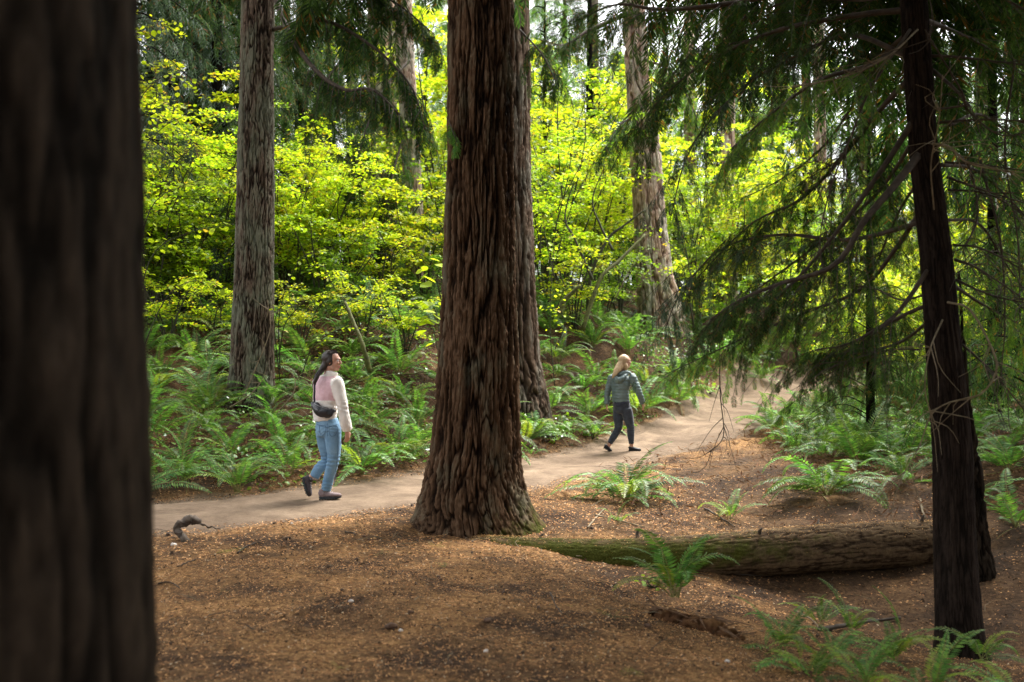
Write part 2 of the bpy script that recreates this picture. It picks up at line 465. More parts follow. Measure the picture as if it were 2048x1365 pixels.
def CP(px, py, Y): return P(px, py, Y)
ctrl = [tuple(p) for p in PATH]
for i in range(0, len(PC), 16):
    for s in (-0.9, 0.9):
        ctrl.append((PC[i, 0] + PN[i, 0] * s * PW[i], PC[i, 1] + PN[i, 1] * s * PW[i], PC[i, 2]))
for q in [(505, 812, 15.5), (300, 880, 13.2), (300, 800, 15.5), (650, 860, 14.6), (800, 880, 14.9), (770, 535, 32), (600, 745, 16.8), (600, 650, 19), (400, 655, 18.5), (850, 655, 19.5), (600, 595, 22), (300, 600, 22), (800, 590, 23), (560, 550, 27), (300, 560, 28), (850, 550, 28),
          (1075, 842, 18), (900, 665, 20), (1150, 800, 19.5), (1320, 660, 26), (1180, 645, 22.5), (1060, 650, 22), (1450, 700, 25), (1560, 690, 28), (1700, 690, 33), (1900, 690, 35), (2040, 700, 33),
          (1300, 1065, 10.2), (1300, 980, 13), (1180, 990, 12.6), (1600, 900, 17), (1600, 1040, 11), (1850, 900, 15), (1860, 1040, 10.6), (1750, 840, 19.5), (2040, 900, 12.5), (2060, 1140, 8.8), (2000, 1345, 6.6), (2040, 800, 17),
          (1450, 960, 13.6),
          (1600, 1120, 9.45), (1400, 1130, 9.4), (1800, 1128, 9.5), (1500, 1140, 9.35), (1600, 1205, 8.7), (1400, 1165, 8.9), (1750, 1300, 7), (1930, 1320, 7.2), (1510, 1275, 6.7), (1250, 1195, 7.4), (1100, 1140, 8.4), (1300, 1300, 5.6), (1500, 1365, 5.0), (1720, 1365, 5.7),
          (1000, 1092, 9.2), (850, 1010, 10.9), (960, 1075, 9.9), (1070, 1050, 10.3), (700, 1100, 8.3), (700, 1200, 6.6), (700, 1350, 5.0), (350, 1360, 4.9), (350, 1150, 7.4), (1000, 1250, 6.0)]:
    ctrl.append(tuple(CP(*q)))
ctrl += [(0, 0, 0), (-1.2, 1.8, 0), (2, 1, -.1), (4, 3, -.35), (-6, 2, .05), (8, 2, -.2), (8, 8, .2), (0, -8, .3), (-10, -6, .3), (10, -6, .2), (-9, 12, 1.0), (-14, 16, 2.0), (-12, 24, 3.6),
         (-20, 40, 6), (0, 45, 5.6), (20, 45, 3.2), (40, 60, 4), (-40, 60, 8), (0, 80, 8), (0, 140, 12), (-80, 140, 13), (80, 140, 8), (-80, 20, 7), (-60, -10, 4), (80, 20, 2), (60, -10, 1), (14, 12, 1.0), (18, 20, 1.2)]
ctrl = np.array(ctrl)
def _tps(r2): return 0.5 * r2 * np.log(r2 + 1e-9)
_A = ctrl[:, :2]
_K = _tps(((_A[:, None] - _A[None]) ** 2).sum(-1)) + np.eye(len(_A)) * 0.15
_Pm = np.column_stack([np.ones(len(_A)), _A])
_S = np.zeros((len(_A) + 3,) * 2); _S[:len(_A), :len(_A)] = _K; _S[:len(_A), len(_A):] = _Pm; _S[len(_A):, :len(_A)] = _Pm.T
_W = np.linalg.solve(_S, np.concatenate([ctrl[:, 2], np.zeros(3)]))

def path_dist(x, y):
    """signed distance across the path / half width (positive = uphill side), centre height"""
    x = np.asarray(x, float).ravel(); y = np.asarray(y, float).ravel()
    out = np.full(len(x), 9.0)
    for i0 in range(0, len(x), 20000):
        sl = slice(i0, i0 + 20000)
        d2 = (x[sl, None] - PC[None, :, 0]) ** 2 + (y[sl, None] - PC[None, :, 1]) ** 2
        k = d2.argmin(1)
        s = (x[sl] - PC[k, 0]) * PN[k, 0] + (y[sl] - PC[k, 1]) * PN[k, 1]
        d = np.sqrt(d2[np.arange(len(k)), k])
        out[sl] = np.sign(s) * d / PW[k]
    return out

def H0(x, y):
    sh = np.shape(x)
    x = np.asarray(x, float).ravel(); y = np.asarray(y, float).ravel()
    out = np.empty(len(x))
    for i0 in range(0, len(x), 20000):
        sl = slice(i0, i0 + 20000)
        r2 = (x[sl, None] - _A[None, :, 0]) ** 2 + (y[sl, None] - _A[None, :, 1]) ** 2
        out[sl] = _tps(r2) @ _W[:len(_A)] + _W[-3] + _W[-2] * x[sl] + _W[-1] * y[sl]
    return out.reshape(sh)

def H(x, y):
    sh = np.shape(x)
    xr = np.asarray(x, float).ravel(); yr = np.asarray(y, float).ravel()
    pm = 1 - sstep(0.95, 1.5, np.abs(path_dist(xr, yr)))
    b = 0.05 * fbm(xr * 1.1, yr * 1.1, 0.3, 3, 3) + 0.016 * fbm(xr * 6, yr * 6, 0.7, 11, 3)
    up = sstep(1.2, 3.0, path_dist(xr, yr))
    b = b + up * 0.10 * fbm(xr * .8, yr * .8, 2.2, 21, 2)
    return (H0(xr, yr) + b * (1 - pm)).reshape(sh)

def h1(x, y): return float(H(np.array([x]), np.array([y]))[0])

def hit(px, py, ymin=4.0, ymax=70.0):
    r = ray(px, py)
    Y = np.arange(ymin, ymax, 0.05)
    X = r[0] / r[1] * Y; Z = CAM_Z + r[2] / r[1] * Y
    g = H(X, Y)
    k = np.where(g >= Z)[0]
    k = k[0] if len(k) else len(Y) - 1
    return np.array([X[k], Y[k], g[k]])

def axis_steps(parts):
    out = [parts[0][0]]
    for (a, b, st) in parts:
        n = max(1, int(round((b - a) / st)))
        out += list(np.linspace(a, b, n + 1)[1:])
    return np.array(out)
gx = axis_steps([(-90, -30, 5), (-30, -10, 1), (-10, -4.5, .2), (-4.5, 5.5, .05), (5.5, 12, .15), (12, 30, 1), (30, 90, 5)])
gy = axis_steps([(-25, -3, 2), (-3, 4, .4), (4, 13, .05), (13, 22, .12), (22, 36, .4), (36, 60, 2), (60, 150, 8)])
GX, GY = np.meshgrid(gx, gy, indexing='ij')
GZ = H(GX, GY)
nx, ny = GX.shape
gi = np.arange(nx - 1)[:, None] * ny; gj = np.arange(ny - 1)[None, :]
GF = np.stack([gi + gj, gi + ny + gj, gi + ny + gj + 1, gi + gj + 1], -1).reshape(-1, 4)
_pd = path_dist(GX, GY).reshape(GX.shape)
dust = 1 - sstep(0.85, 1.45 + 0.25 * fbm(GX * 1.5, GY * 1.5, 0, 31, 3), np.abs(_pd))
dust = dust + 0.5 * (1 - sstep(1.0, 2.2, np.abs(_pd)))
soil = sstep(1.1, 1.8, _pd) * 0.9 + sstep(-1.5, -3.0, _pd) * np.clip(sstep(9.6, 10.6, GY) + sstep(1.9, 2.9, GX) * sstep(6.0, 7.4, GY), 0, 1) * 0.95  # bare soil on the banks; in the hollow also painted-in cedar shade
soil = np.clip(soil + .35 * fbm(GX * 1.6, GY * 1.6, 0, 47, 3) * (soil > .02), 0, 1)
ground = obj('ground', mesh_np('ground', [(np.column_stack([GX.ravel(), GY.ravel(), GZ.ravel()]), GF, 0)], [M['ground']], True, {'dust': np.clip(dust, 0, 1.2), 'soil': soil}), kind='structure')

# the trodden path, a sheet of its own whose ragged edges dip into the forest floor
ns_, nt_ = 520, 30
_pp = catmull(np.column_stack([PATH, PATH_W]), ns_)
_t = unit(np.gradient(_pp[:, :2], axis=0)); _n = np.column_stack([-_t[:, 1], _t[:, 0]])
tt = np.linspace(-1.35, 1.35, nt_)
PX = _pp[:, 0:1] + _n[:, 0:1] * tt[None] * _pp[:, 3:4]
PY = _pp[:, 1:2] + _n[:, 1:2] * tt[None] * _pp[:, 3:4]
edge = np.abs(tt)[None] + 0.16 * fbm(PX * 1.3, PY * 1.3, 0, 41, 4)
PZ = H(PX, PY) + 0.022 - 0.075 * sstep(0.8, 1.3, edge) + 0.008 * fbm(PX * 3, PY * 3, 1, 43, 3)
pi_ = np.arange(ns_ - 1)[:, None] * nt_; pj = np.arange(nt_ - 1)[None, :]
PF = np.stack([pi_ + pj, pi_ + pj + 1, pi_ + nt_ + pj + 1, pi_ + nt_ + pj], -1).reshape(-1, 4)[:, ::-1]
obj('path', mesh_np('path', [(np.column_stack([PX.ravel(), PY.ravel(), PZ.ravel()]), PF, 0)], [M['path']]), kind='structure')
# ------------------------------------------------------------------ trunks
def trunk_mesh(name, prof, Y, mat, top=16.0, ntheta=160, dz=0.02, feat=0.10, depth=0.03, stretch=0.22, lobes=(), flare_h=0.5, seed=1, moss=0.0, taper_top=0.6, ztop_fine=None, flat=0.0, rough=1.0):
    """prof: (py, centre px, half width px) from top to bottom of the picture; returns mesh (origin at base), base point"""
    pts = []
    for py, cx, hw in prof:
        c = P(cx, py, Y); pts.append((c[2], c[0], hw * Y / FPX))
    pts.sort()
    z = np.array([p[0] for p in pts]); cx = np.array([p[1] for p in pts]); rr = np.array([p[2] for p in pts])
    zb = z[0]
    vis = z[-1] + 0.15
    zz = np.concatenate([np.arange(zb - 0.45, vis, dz), np.linspace(vis, max(top, vis + 1), 14)])
    X = np.interp(zz, z, cx); R = np.interp(zz, z, rr)
    sl = (cx[-1] - cx[-2]) / (z[-1] - z[-2]); ab = zz > z[-1]
    X[ab] = cx[-1] + sl * 0.5 * (zz[ab] - z[-1]); R[ab] = rr[-1] * (1 - (1 - taper_top) * (zz[ab] - z[-1]) / max(0.5, (zz[-1] - z[-1])))
    u_ = np.linspace(0, 1, ntheta, endpoint=False); th = 1.5 * PI + 2 * PI * (u_ - .5) - .62 * np.sin(2 * PI * (u_ - .5))     # finer on the side towards the path
    TH, ZZ = np.meshgrid(th, zz)
    RR = R[:, None] * np.ones_like(TH)
    cX, cS = np.cos(TH), np.sin(TH)
    hgt = ZZ - zb
    fl = np.exp(-np.maximum(hgt, -0.2) / flare_h)
    for ang, amp, pw in lobes:
        RR = RR * (1 + amp * fl * np.maximum(0, np.cos(TH - ang)) ** pw)
    RR = RR * (1 + 0.05 * vnoise(cX * 1.5 + seed, cS * 1.5, ZZ * 0.6, seed))
    px_, py_ = RR * cX / feat, RR * cS / feat
    zs = ZZ * stretch / feat
    wx = 0.55 * vnoise(px_ * .8, py_ * .8, zs * 2.2, seed + 5); wy = 0.55 * vnoise(px_ * .8, py_ * .8, zs * 2.2, seed + 6)
    a = np.abs(fbm(px_ + wx, py_ + wy, zs, seed + 1, 2)); b = np.abs(fbm(px_ * 1.35 + wy, py_ * 1.35 + wx, zs * 1.5 + 7, seed + 2, 2))
    cav = np.minimum(a / 0.30, b / 0.26)
    plate = sstep(0.0, 0.8, cav)
    crack = np.abs(fbm(px_ * 2.1 + wx, py_ * 2.1 + wy, zs * 2.0 + 3, seed + 21, 3))
    fine = fbm(px_ * 5, py_ * 5, ZZ * 1.6 / feat, seed + 9, 4)
    flake = np.abs(fbm(px_ * 3, py_ * 3, ZZ * 1.5 / feat, seed + 31, 2))
    low = np.clip(1 - flat * np.exp(-np.maximum(hgt, 0) / 0.6), 0.2, 1)
    D = depth * low * (plate - 0.7) - depth * .45 * low * (1 - sstep(0, .22, crack)) + depth * rough * (0.3 * fine + .3 * np.minimum(flake, .4)) + depth * 0.35 * vnoise(px_ * .5, py_ * .5, zs * .6, seed + 12)
    plate = plate * (.45 + .55 * sstep(0, .25, crack))
    RR = RR + D
    V = np.stack([X[:, None] + RR * cX, Y + RR * cS, ZZ], -1).reshape(-1, 3)
    base = np.array([X[0], Y, zb])
    V = V - base
    m = len(zz)
    i = np.arange(m - 1)[:, None] * ntheta; j = np.arange(ntheta)[None, :]; j2 = (j + 1) % ntheta
    F = np.stack([i + j, i + j2, i + ntheta + j2, i + ntheta + j], -1).reshape(-1, 4)
    ridge = np.clip(plate * 0.85 + 0.22 * fine, 0, 1)
    mo = np.clip(moss * np.exp(-np.maximum(hgt, 0) / 0.45) * (0.7 + 0.6 * cX), 0, 1)
    me = mesh_np(name, [(V, F, 0)], [mat], True, {'ridge': ridge.ravel(), 'moss': mo.ravel()})
    return me, base, (z, cx, rr)

def tree(name, prof, Y, mat, label, cat='tree', group=None, **kw):
    me, base, pr = trunk_mesh('trunk', prof, Y, mat, **kw)
    t = thing(name, label, cat, base, group)
    obj('trunk', me, t)
    return t, base, pr

def axis_at(pr, z):
    return np.interp(z, pr[0], pr[1]), np.interp(z, pr[0], pr[2])

# main furrowed tree, centre
T_main, b_main, pr_main = tree('fir_tree', [(-60, 961, 62), (0, 961, 63), (300, 960, 64), (600, 958, 72), (800, 953, 80), (900, 950, 86), (950, 948, 92), (1000, 950, 100), (1060, 966, 108)], 10.25, M['fir_main'],
    'huge furrowed red-brown fir at the path edge between the two walkers',
    top=17, ntheta=300, dz=0.0125, feat=0.085, depth=0.036, stretch=0.055, lobes=[(PI, .42, 5), (PI + .55, .14, 5), (-1.2, .10, 6), (-0.3, .14, 6), (0.6, .2, 4), (2.2, .2, 4)], flare_h=.2, seed=3, moss=0.55, flat=.5)
# second one right behind it
T_back, b_back, pr_back = tree('fir_tree', [(-60, 1000, 52), (0, 1002, 54), (300, 1004, 56), (600, 1008, 63), (720, 1012, 66), (790, 1020, 74), (840, 1022, 80), (870, 1024, 84)], 18.0, M['fir'],
    'tall fir half hidden behind the huge centre trunk, its mossy roots beside the path',
    top=17, ntheta=200, dz=0.024, feat=0.12, depth=0.05, stretch=0.06, lobes=[(-.5, .08, 4), (-1.4, .2, 4), (PI, .2, 4), (.8, .2, 4)], flare_h=.4, seed=13, moss=1.7)
# left mid tree
T_left, b_left, pr_left = tree('fir_tree', [(-60, 516, 31), (0, 516, 31.5), (150, 514, 33), (300, 512, 35), (450, 510, 37), (600, 507, 40), (750, 504, 43), (800, 502, 47), (825, 501, 52)], 15.5, M['fir_grey'],
    'upright grey-brown scaly fir rising from the ferns left of the woman with the bag',
    top=18, ntheta=200, dz=0.017, feat=0.065, depth=0.022, stretch=0.11, lobes=[(-.6, .15, 4), (PI + .3, .18, 4)], flare_h=.4, seed=23)
# big blurred near trunk
T_near, b_near, pr_near = tree('fir_tree', [(-100, -120, 374), (0, -120, 376), (400, -120, 384), (700, -120, 393), (1000, -118, 398), (1400, -116, 402), (1650, -114, 418), (1900, -112, 424), (2300, -110, 430)], 1.95, M['dark_bark'],
    'very dark out-of-focus trunk filling the left edge close to the viewer',
    top=13, ntheta=160, dz=0.02, feat=0.075, depth=0.012, stretch=0.06, lobes=[(0.3, .15, 4), (2.2, .2, 4)], flare_h=.12, seed=33)
# pair beyond the left shrubs
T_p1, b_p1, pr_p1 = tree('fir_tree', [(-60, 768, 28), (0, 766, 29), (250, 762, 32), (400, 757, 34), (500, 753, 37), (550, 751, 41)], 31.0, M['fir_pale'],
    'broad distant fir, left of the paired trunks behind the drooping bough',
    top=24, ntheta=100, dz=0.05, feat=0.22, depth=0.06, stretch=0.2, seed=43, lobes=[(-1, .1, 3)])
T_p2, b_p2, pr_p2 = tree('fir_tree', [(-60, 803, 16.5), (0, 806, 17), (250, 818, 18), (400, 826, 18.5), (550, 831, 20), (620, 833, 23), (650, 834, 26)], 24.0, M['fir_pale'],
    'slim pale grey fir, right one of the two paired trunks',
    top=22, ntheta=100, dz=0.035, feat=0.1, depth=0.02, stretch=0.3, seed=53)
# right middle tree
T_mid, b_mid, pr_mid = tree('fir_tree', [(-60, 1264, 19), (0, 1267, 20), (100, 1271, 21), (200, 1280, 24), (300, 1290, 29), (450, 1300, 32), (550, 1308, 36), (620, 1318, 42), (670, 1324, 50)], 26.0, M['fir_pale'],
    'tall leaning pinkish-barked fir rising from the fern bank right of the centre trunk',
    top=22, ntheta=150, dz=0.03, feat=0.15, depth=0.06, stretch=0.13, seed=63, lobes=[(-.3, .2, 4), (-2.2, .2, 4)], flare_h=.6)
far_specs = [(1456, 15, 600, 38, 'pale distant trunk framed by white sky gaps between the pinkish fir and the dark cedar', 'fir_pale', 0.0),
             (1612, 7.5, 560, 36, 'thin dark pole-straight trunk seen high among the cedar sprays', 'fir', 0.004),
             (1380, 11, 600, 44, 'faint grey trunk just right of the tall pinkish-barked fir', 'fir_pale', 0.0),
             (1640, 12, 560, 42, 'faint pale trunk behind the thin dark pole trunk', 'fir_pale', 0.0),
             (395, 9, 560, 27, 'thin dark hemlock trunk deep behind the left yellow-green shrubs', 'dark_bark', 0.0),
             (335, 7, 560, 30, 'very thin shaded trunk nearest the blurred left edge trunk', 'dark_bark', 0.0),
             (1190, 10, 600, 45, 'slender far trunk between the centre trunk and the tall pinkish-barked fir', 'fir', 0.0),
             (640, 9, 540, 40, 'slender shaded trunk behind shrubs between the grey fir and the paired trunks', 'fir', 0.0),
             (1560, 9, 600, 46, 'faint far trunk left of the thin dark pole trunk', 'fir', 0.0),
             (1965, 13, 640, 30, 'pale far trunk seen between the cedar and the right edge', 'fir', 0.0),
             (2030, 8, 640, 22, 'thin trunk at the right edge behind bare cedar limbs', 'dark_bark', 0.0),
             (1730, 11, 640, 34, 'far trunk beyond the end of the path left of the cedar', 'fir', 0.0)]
for cx, hw, pyb, Y, lab, mt, _ in far_specs:
    g = h1((cx - 1024) / FPX * Y, Y)
    pyb = 725 + (CAM_Z - g) / Y * FPX
    tree('fir_tree', [(-60, cx - 4, hw * .9), (300, cx, hw), (pyb - 40, cx + 2, hw * 1.08), (pyb, cx + 3, hw * 1.25)], Y, M[mt], lab, top=26, ntheta=32, dz=0.25, feat=0.16, depth=0.03, stretch=0.25, seed=int(cx))

# ------------------------------------------------------------------ boughs and crowns of needles
def lance(n=1):
    # flat blade along +X, length 1, half width .5 : two quads folded at the midrib
    V = np.array([[0, 0, 0], [.35, .5, .06], [.75, .33, .03], [1, 0, -.03], [.75, -.33, .03], [.35, -.5, .06]])
    F = np.array([[0, 3, 2, 1], [0, 5, 4, 3]])
    return V, F
LV, LF = lance()
QV = np.array([[0, -.5, 0], [.6, -.42, -.02], [1, 0, -.06], [.6, .42, -.02], [0, .5, 0.0]]); QF5 = np.array([[0, 1, 2, 3, 4]])
DV = np.array([[0, 0, 0], [.45, -.5, 0.02], [1, 0, -.05], [.45, .5, 0.02]]); DF = np.array([[0, 1, 2, 3]])

def spray_template(seed, n=11, L=0.2, W=0.13):
    """fern-like flat spray: a short axis with pairs of narrow needle-clad side shoots"""
    r = np.random.RandomState(seed)
    pos, ang, ln = [], [], []
    for i in range(n):
        t = (i + .5) / n
        for s in (-1, 1):
            pos.append((t * L, 0, -0.25 * L * t * t)); ang.append(s * (0.95 - 0.35 * t) + r.uniform(-.12, .12)); ln.append(W * (0.35 + 1.1 * t) * (1 - t) ** 0.6 + .02)
    pos = np.array(pos); ang = np.array(ang); ln = np.array(ln)
    R = rotm(r.uniform(-.5, .5, len(ang)), 0.25 + r.uniform(-.2, .2, len(ang)), ang)
    V1, F1 = scatter(DV, DF, pos, R, np.column_stack([ln, np.full(len(ln), 0.0125), ln]))
    V2, F2 = scatter(DV, DF, np.array([[0, 0, 0.0]]), rotm(0, .12, 0), np.array([[L * 1.12, .012, L]]))
    return np.vstack([V1, V2]), np.vstack([F1, F2 + len(V1)])
SPR = [spray_template(s) for s in (1, 2, 3)]
SPR_LO = [spray_template(s, 5, 0.26, 0.17) for s in (4, 5)]

def bough_data(limb, r0, r1, seed, twig_len=0.5, ntw=26, per=6, start=0.15, drop=0.35, sscale=1.0, lo=False, tw_fn=None, wn=5):
    """wood MB + foliage arrays for one limb polyline (world or local coords)"""
    r = np.random.RandomState(seed)
    L = catmull(limb, 24)
    wood = MB()
    wood.tube(L, np.linspace(r0, r1, 24), n=wn + 1)
    pos, Rs, sc = [], [], []
    T = unit(np.gradient(L, axis=0))
    for k in range(ntw):
        t = start + (1 - start) * (k + r.uniform(0, .8)) / ntw
        t = min(t, 0.995)
        i = t * 23; i0 = int(i); p = L[i0] * (1 - (i - i0)) + L[min(23, i0 + 1)] * (i - i0)
        d = T[i0]
        sd = np.cross(d, [0, 0, 1]); sd = unit(sd) * (1 if k % 2 else -1)
        ln = twig_len * (1.15 - 0.65 * t) * r.uniform(.6, 1.2)
        dr = unit(d * r.uniform(.5, 1.0) + sd * r.uniform(.5, 1.0) + np.array([0, 0, r.uniform(-.5, .15)]))
        tp = np.array([p, p + dr * ln * .5 + np.array([0, 0, -drop * ln * .18]), p + dr * ln + np.array([0, 0, -drop * ln])])
        tp = catmull(tp, 7)
        wood.tube(tp, np.linspace(max(.003, r1 * .9), .0015, 7), n=3, cap=False)
        tt = unit(np.gradient(tp, axis=0))
        for q in range(per):
            u = (q + .6) / per
            j = u * 6; j0 = int(min(5, j)); pp = tp[j0] * (1 - (j - j0)) + tp[j0 + 1] * (j - j0)
            az = math.atan2(tt[j0][1], tt[j0][0]) + (r.uniform(.3, .9) * (1 if q % 2 else -1) if q < per - 1 else 0)
            el = math.asin(np.clip(tt[j0][2], -1, 1))
            pos.append(pp); Rs.append((r.uniform(-.5, .5), -el + r.uniform(0.0, .6), az)); sc.append(sscale * r.uniform(.7, 1.2) * (1.15 - .4 * u))
    pos = np.array(pos); Rs = np.array(Rs); sc = np.array(sc)
    R = rotm(Rs[:, 0], Rs[:, 1], Rs[:, 2])
    Vs, Fs, off = [], [], 0
    tmpl = SPR_LO if lo else SPR
    which = r.randint(0, len(tmpl), len(pos))
    for w, (tv, tf) in enumerate(tmpl):
        s = which == w
        if s.sum() == 0: continue
        V, F = scatter(tv, tf, pos[s], R[s], sc[s])
        Vs.append(V); Fs.append(F + off); off += len(V)
    return wood, np.vstack(Vs), np.vstack(Fs)

# shared bough variants, growing along +X from the origin
BOUGH = {}
def bough_variant(key, seed, mat, **kw):
    r = np.random.RandomState(seed)
    limb = np.array([[0, 0, 0], [.6, r.uniform(-.08, .08), .06], [1.3, r.uniform(-.15, .15), -.06], [2.1, r.uniform(-.25, .25), -.45]])
    w, V, F = bough_data(limb, .022, .005, seed, **kw)
    BOUGH.setdefault(key, []).append((w.mesh('branch', [M['twig']]), mesh_np('needles', [(V, F, 0)], [M[mat]], False)))
for s in range(3):
    bough_variant('dark', 100 + s, 'needle', twig_len=.75, ntw=30, per=6, drop=.5, sscale=1.15)
    bough_variant('blue', 110 + s, 'needle_blue', twig_len=.75, ntw=28, per=6, drop=.55, sscale=1.15)
    bough_variant('bright', 120 + s, 'needle_bright', twig_len=.7, ntw=26, per=6, drop=.5, sscale=1.1)

def add_bough(parent, pbase, loc, az, el, s, key, roll=0.0, r=None):
    wm, nm = BOUGH[key][int(abs(loc[0] * 13 + loc[2] * 7)) % 3]
    o = obj('branch', wm, parent, loc=np.asarray(loc) - pbase)
    o.rotation_euler = (roll, -el, az); o.scale = (s, s, s)
    n = obj('needles', nm, o, kind='stuff')
    return o

# crown of a whole conifer: one wood mesh + one needle mass, shared between distant trees
def conifer_variant(seed, H_, R_, mat, z0=1.0, nb=70):
    r = np.random.RandomState(seed)
    wood = MB()
    wood.tube([[0, 0, -.6], [0, 0, H_ * .5], [0, 0, H_]], [H_ * .014, H_ * .009, .02], n=8, seg=8)
    Vs, Fs, off = [], [], 0
    for k in range(nb):
        z = z0 + (H_ - z0) * ((k + r.uniform(0, 1)) / nb) ** 1.1
        az = r.uniform(0, 2 * PI)
        ln = R_ * (1 - (z - z0) / (H_ - z0 + 1.0)) ** .7 * r.uniform(.6, 1.1) + .4
        d = np.array([math.cos(az), math.sin(az), 0])
        limb = [np.array([0, 0, z]), d * ln * .4 + [0, 0, z + .12 * ln], d * ln + [0, 0, z - .3 * ln]]
        w, V, F = bough_data(limb, .03, .006, seed * 1000 + k, twig_len=ln * .42, ntw=13, per=4, drop=.5, sscale=1.0 + ln * .28, lo=True, wn=3)
        for vv, f4 in zip(w.V[:1], w.F4[:1]): wood.add(vv, f4)
        Vs.append(V); Fs.append(F + off); off += len(V)
    return wood.mesh('trunk', [M['dark_bark']]), mesh_np('crown', [(np.vstack(Vs), np.vstack(Fs), 0)], [M[mat]], False)
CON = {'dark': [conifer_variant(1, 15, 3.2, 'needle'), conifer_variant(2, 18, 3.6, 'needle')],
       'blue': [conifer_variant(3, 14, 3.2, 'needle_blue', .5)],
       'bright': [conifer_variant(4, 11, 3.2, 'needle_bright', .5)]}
ORD = ['leftmost', 'second from left', 'third from left', 'fourth from left', 'fifth from left', 'sixth from left', 'seventh from left', 'eighth from left', 'ninth from left', 'tenth from left', 'eleventh from left', 'twelfth from left', 'thirteenth from left', 'fourteenth from left', 'fifteenth from left', 'sixteenth from left', 'seventeenth from left', 'eighteenth from left', 'nineteenth from left', 'twentieth from left', 'fourth from right', 'third from right', 'second from right', 'rightmost']
def ordinal(specs, i):
    xs = sorted(range(len(specs)), key=lambda j: specs[j][0]); k = xs.index(i); n = len(specs); return ORD[k] if k < n / 2 or n - k > 4 else ['rightmost', 'second from right', 'third from right', 'fourth from right'][n - 1 - k]
def conifer(px, Y, key, s, label, group=None, var=0, dz=0.0):
    X = (px - 1024) / FPX * Y
    t = thing('hemlock_tree', label, 'tree', (X, Y, h1(X, Y) + dz), group, rz=(px * 1.7) % 6.28)
    t.scale = (s, s, s)
    cm = CON[key][var % len(CON[key])]
    obj('trunk', cm[0], t); obj('crown', cm[1], t, kind='stuff')
    return t

G_lc = 'dark conifers crowded behind the left shrubs'
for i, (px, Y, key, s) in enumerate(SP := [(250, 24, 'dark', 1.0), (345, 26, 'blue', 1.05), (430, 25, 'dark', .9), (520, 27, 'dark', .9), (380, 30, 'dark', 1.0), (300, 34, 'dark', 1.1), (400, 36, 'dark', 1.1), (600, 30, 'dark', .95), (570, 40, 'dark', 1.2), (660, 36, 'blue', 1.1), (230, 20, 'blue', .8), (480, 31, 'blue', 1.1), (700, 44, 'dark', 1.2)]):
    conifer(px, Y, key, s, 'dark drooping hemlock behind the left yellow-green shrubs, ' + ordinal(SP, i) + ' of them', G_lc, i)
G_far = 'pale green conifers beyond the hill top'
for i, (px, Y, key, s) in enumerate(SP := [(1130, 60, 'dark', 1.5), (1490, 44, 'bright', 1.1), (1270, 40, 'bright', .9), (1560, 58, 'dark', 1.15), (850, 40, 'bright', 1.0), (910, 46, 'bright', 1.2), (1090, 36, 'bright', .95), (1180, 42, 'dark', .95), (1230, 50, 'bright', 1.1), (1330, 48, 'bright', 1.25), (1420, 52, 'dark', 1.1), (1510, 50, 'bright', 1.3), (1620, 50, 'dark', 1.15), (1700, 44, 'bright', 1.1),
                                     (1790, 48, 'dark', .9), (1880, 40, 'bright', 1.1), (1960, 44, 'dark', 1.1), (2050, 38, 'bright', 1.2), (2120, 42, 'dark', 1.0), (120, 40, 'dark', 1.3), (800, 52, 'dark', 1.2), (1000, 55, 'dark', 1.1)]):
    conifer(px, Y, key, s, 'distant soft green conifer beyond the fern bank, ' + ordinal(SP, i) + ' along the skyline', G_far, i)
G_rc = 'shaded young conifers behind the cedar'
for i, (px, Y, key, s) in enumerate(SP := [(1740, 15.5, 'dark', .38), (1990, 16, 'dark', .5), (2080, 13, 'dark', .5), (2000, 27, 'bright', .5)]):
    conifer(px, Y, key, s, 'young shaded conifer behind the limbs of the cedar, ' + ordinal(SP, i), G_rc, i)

# drooping hemlock limb from the left mid tree
def limb_part(parent, pbase, pix, r0, r1, seed, mat='needle', wood='twig', bare=False, **kw):
    pts = np.array([P(*q) for q in pix]) - pbase
    if bare:
        w = MB(); w.tube(pts, np.linspace(r0, r1, len(pts)), n=6, seg=28)
        rr_ = np.random.RandomState(seed)
        L = catmull(pts, 30); T = unit(np.gradient(L, axis=0))
        for k in range(kw.get('ntw', 10)):
            i = rr_.randint(6, 29); d = unit(T[i] + rr_.normal(0, .7, 3) + np.array([0, 0, -.3]))
            ln = rr_.uniform(.12, .5) * kw.get('tl', 1)
            w.tube([L[i], L[i] + d * ln * .5 + rr_.normal(0, .03, 3), L[i] + d * ln + np.array([0, 0, -.15 * ln])], [.005, .003, .0015], n=3, seg=6, cap=False)
        return obj('branch', w.mesh('branch', [M[wood]]), parent)
    w, V, F = bough_data(pts, r0, r1, seed, **kw)
    o = obj('branch', w.mesh('branch', [M[wood]]), parent)
    obj('needles', mesh_np('needles', [(V, F, 0)], [M[mat]], False), o, kind='stuff')
    return o

limb_part(T_left, b_left, [(540, -40, 15.4), (575, 60, 14.6), (630, 140, 14.0), (690, 180, 13.6), (745, 180, 13.3), (800, 230, 13.1)], .05, .012, 5, twig_len=.6, ntw=34, per=6, drop=.8, start=.35, sscale=1.0)
limb_part(T_left, b_left, [(545, 60, 15.5), (640, 40, 14.6), (740, 90, 14.0), (820, 170, 13.6), (850, 260, 13.4)], .035, .008, 6, twig_len=.7, ntw=36, per=6, drop=.7, sscale=1.05)
limb_part(T_left, b_left, [(545, -60, 15.5), (660, -40, 14.6), (780, 0, 14.2), (870, 70, 14)], .035, .008, 7, twig_len=.8, ntw=36, per=6, drop=.8, sscale=1.1)
limb_part(T_p2, b_p2, [(820, 120, 23.6), (760, 190, 22.8), (720, 300, 22.2), (700, 380, 22)], .04, .008, 8, twig_len=.9, ntw=34, per=6, drop=.8, sscale=1.4)
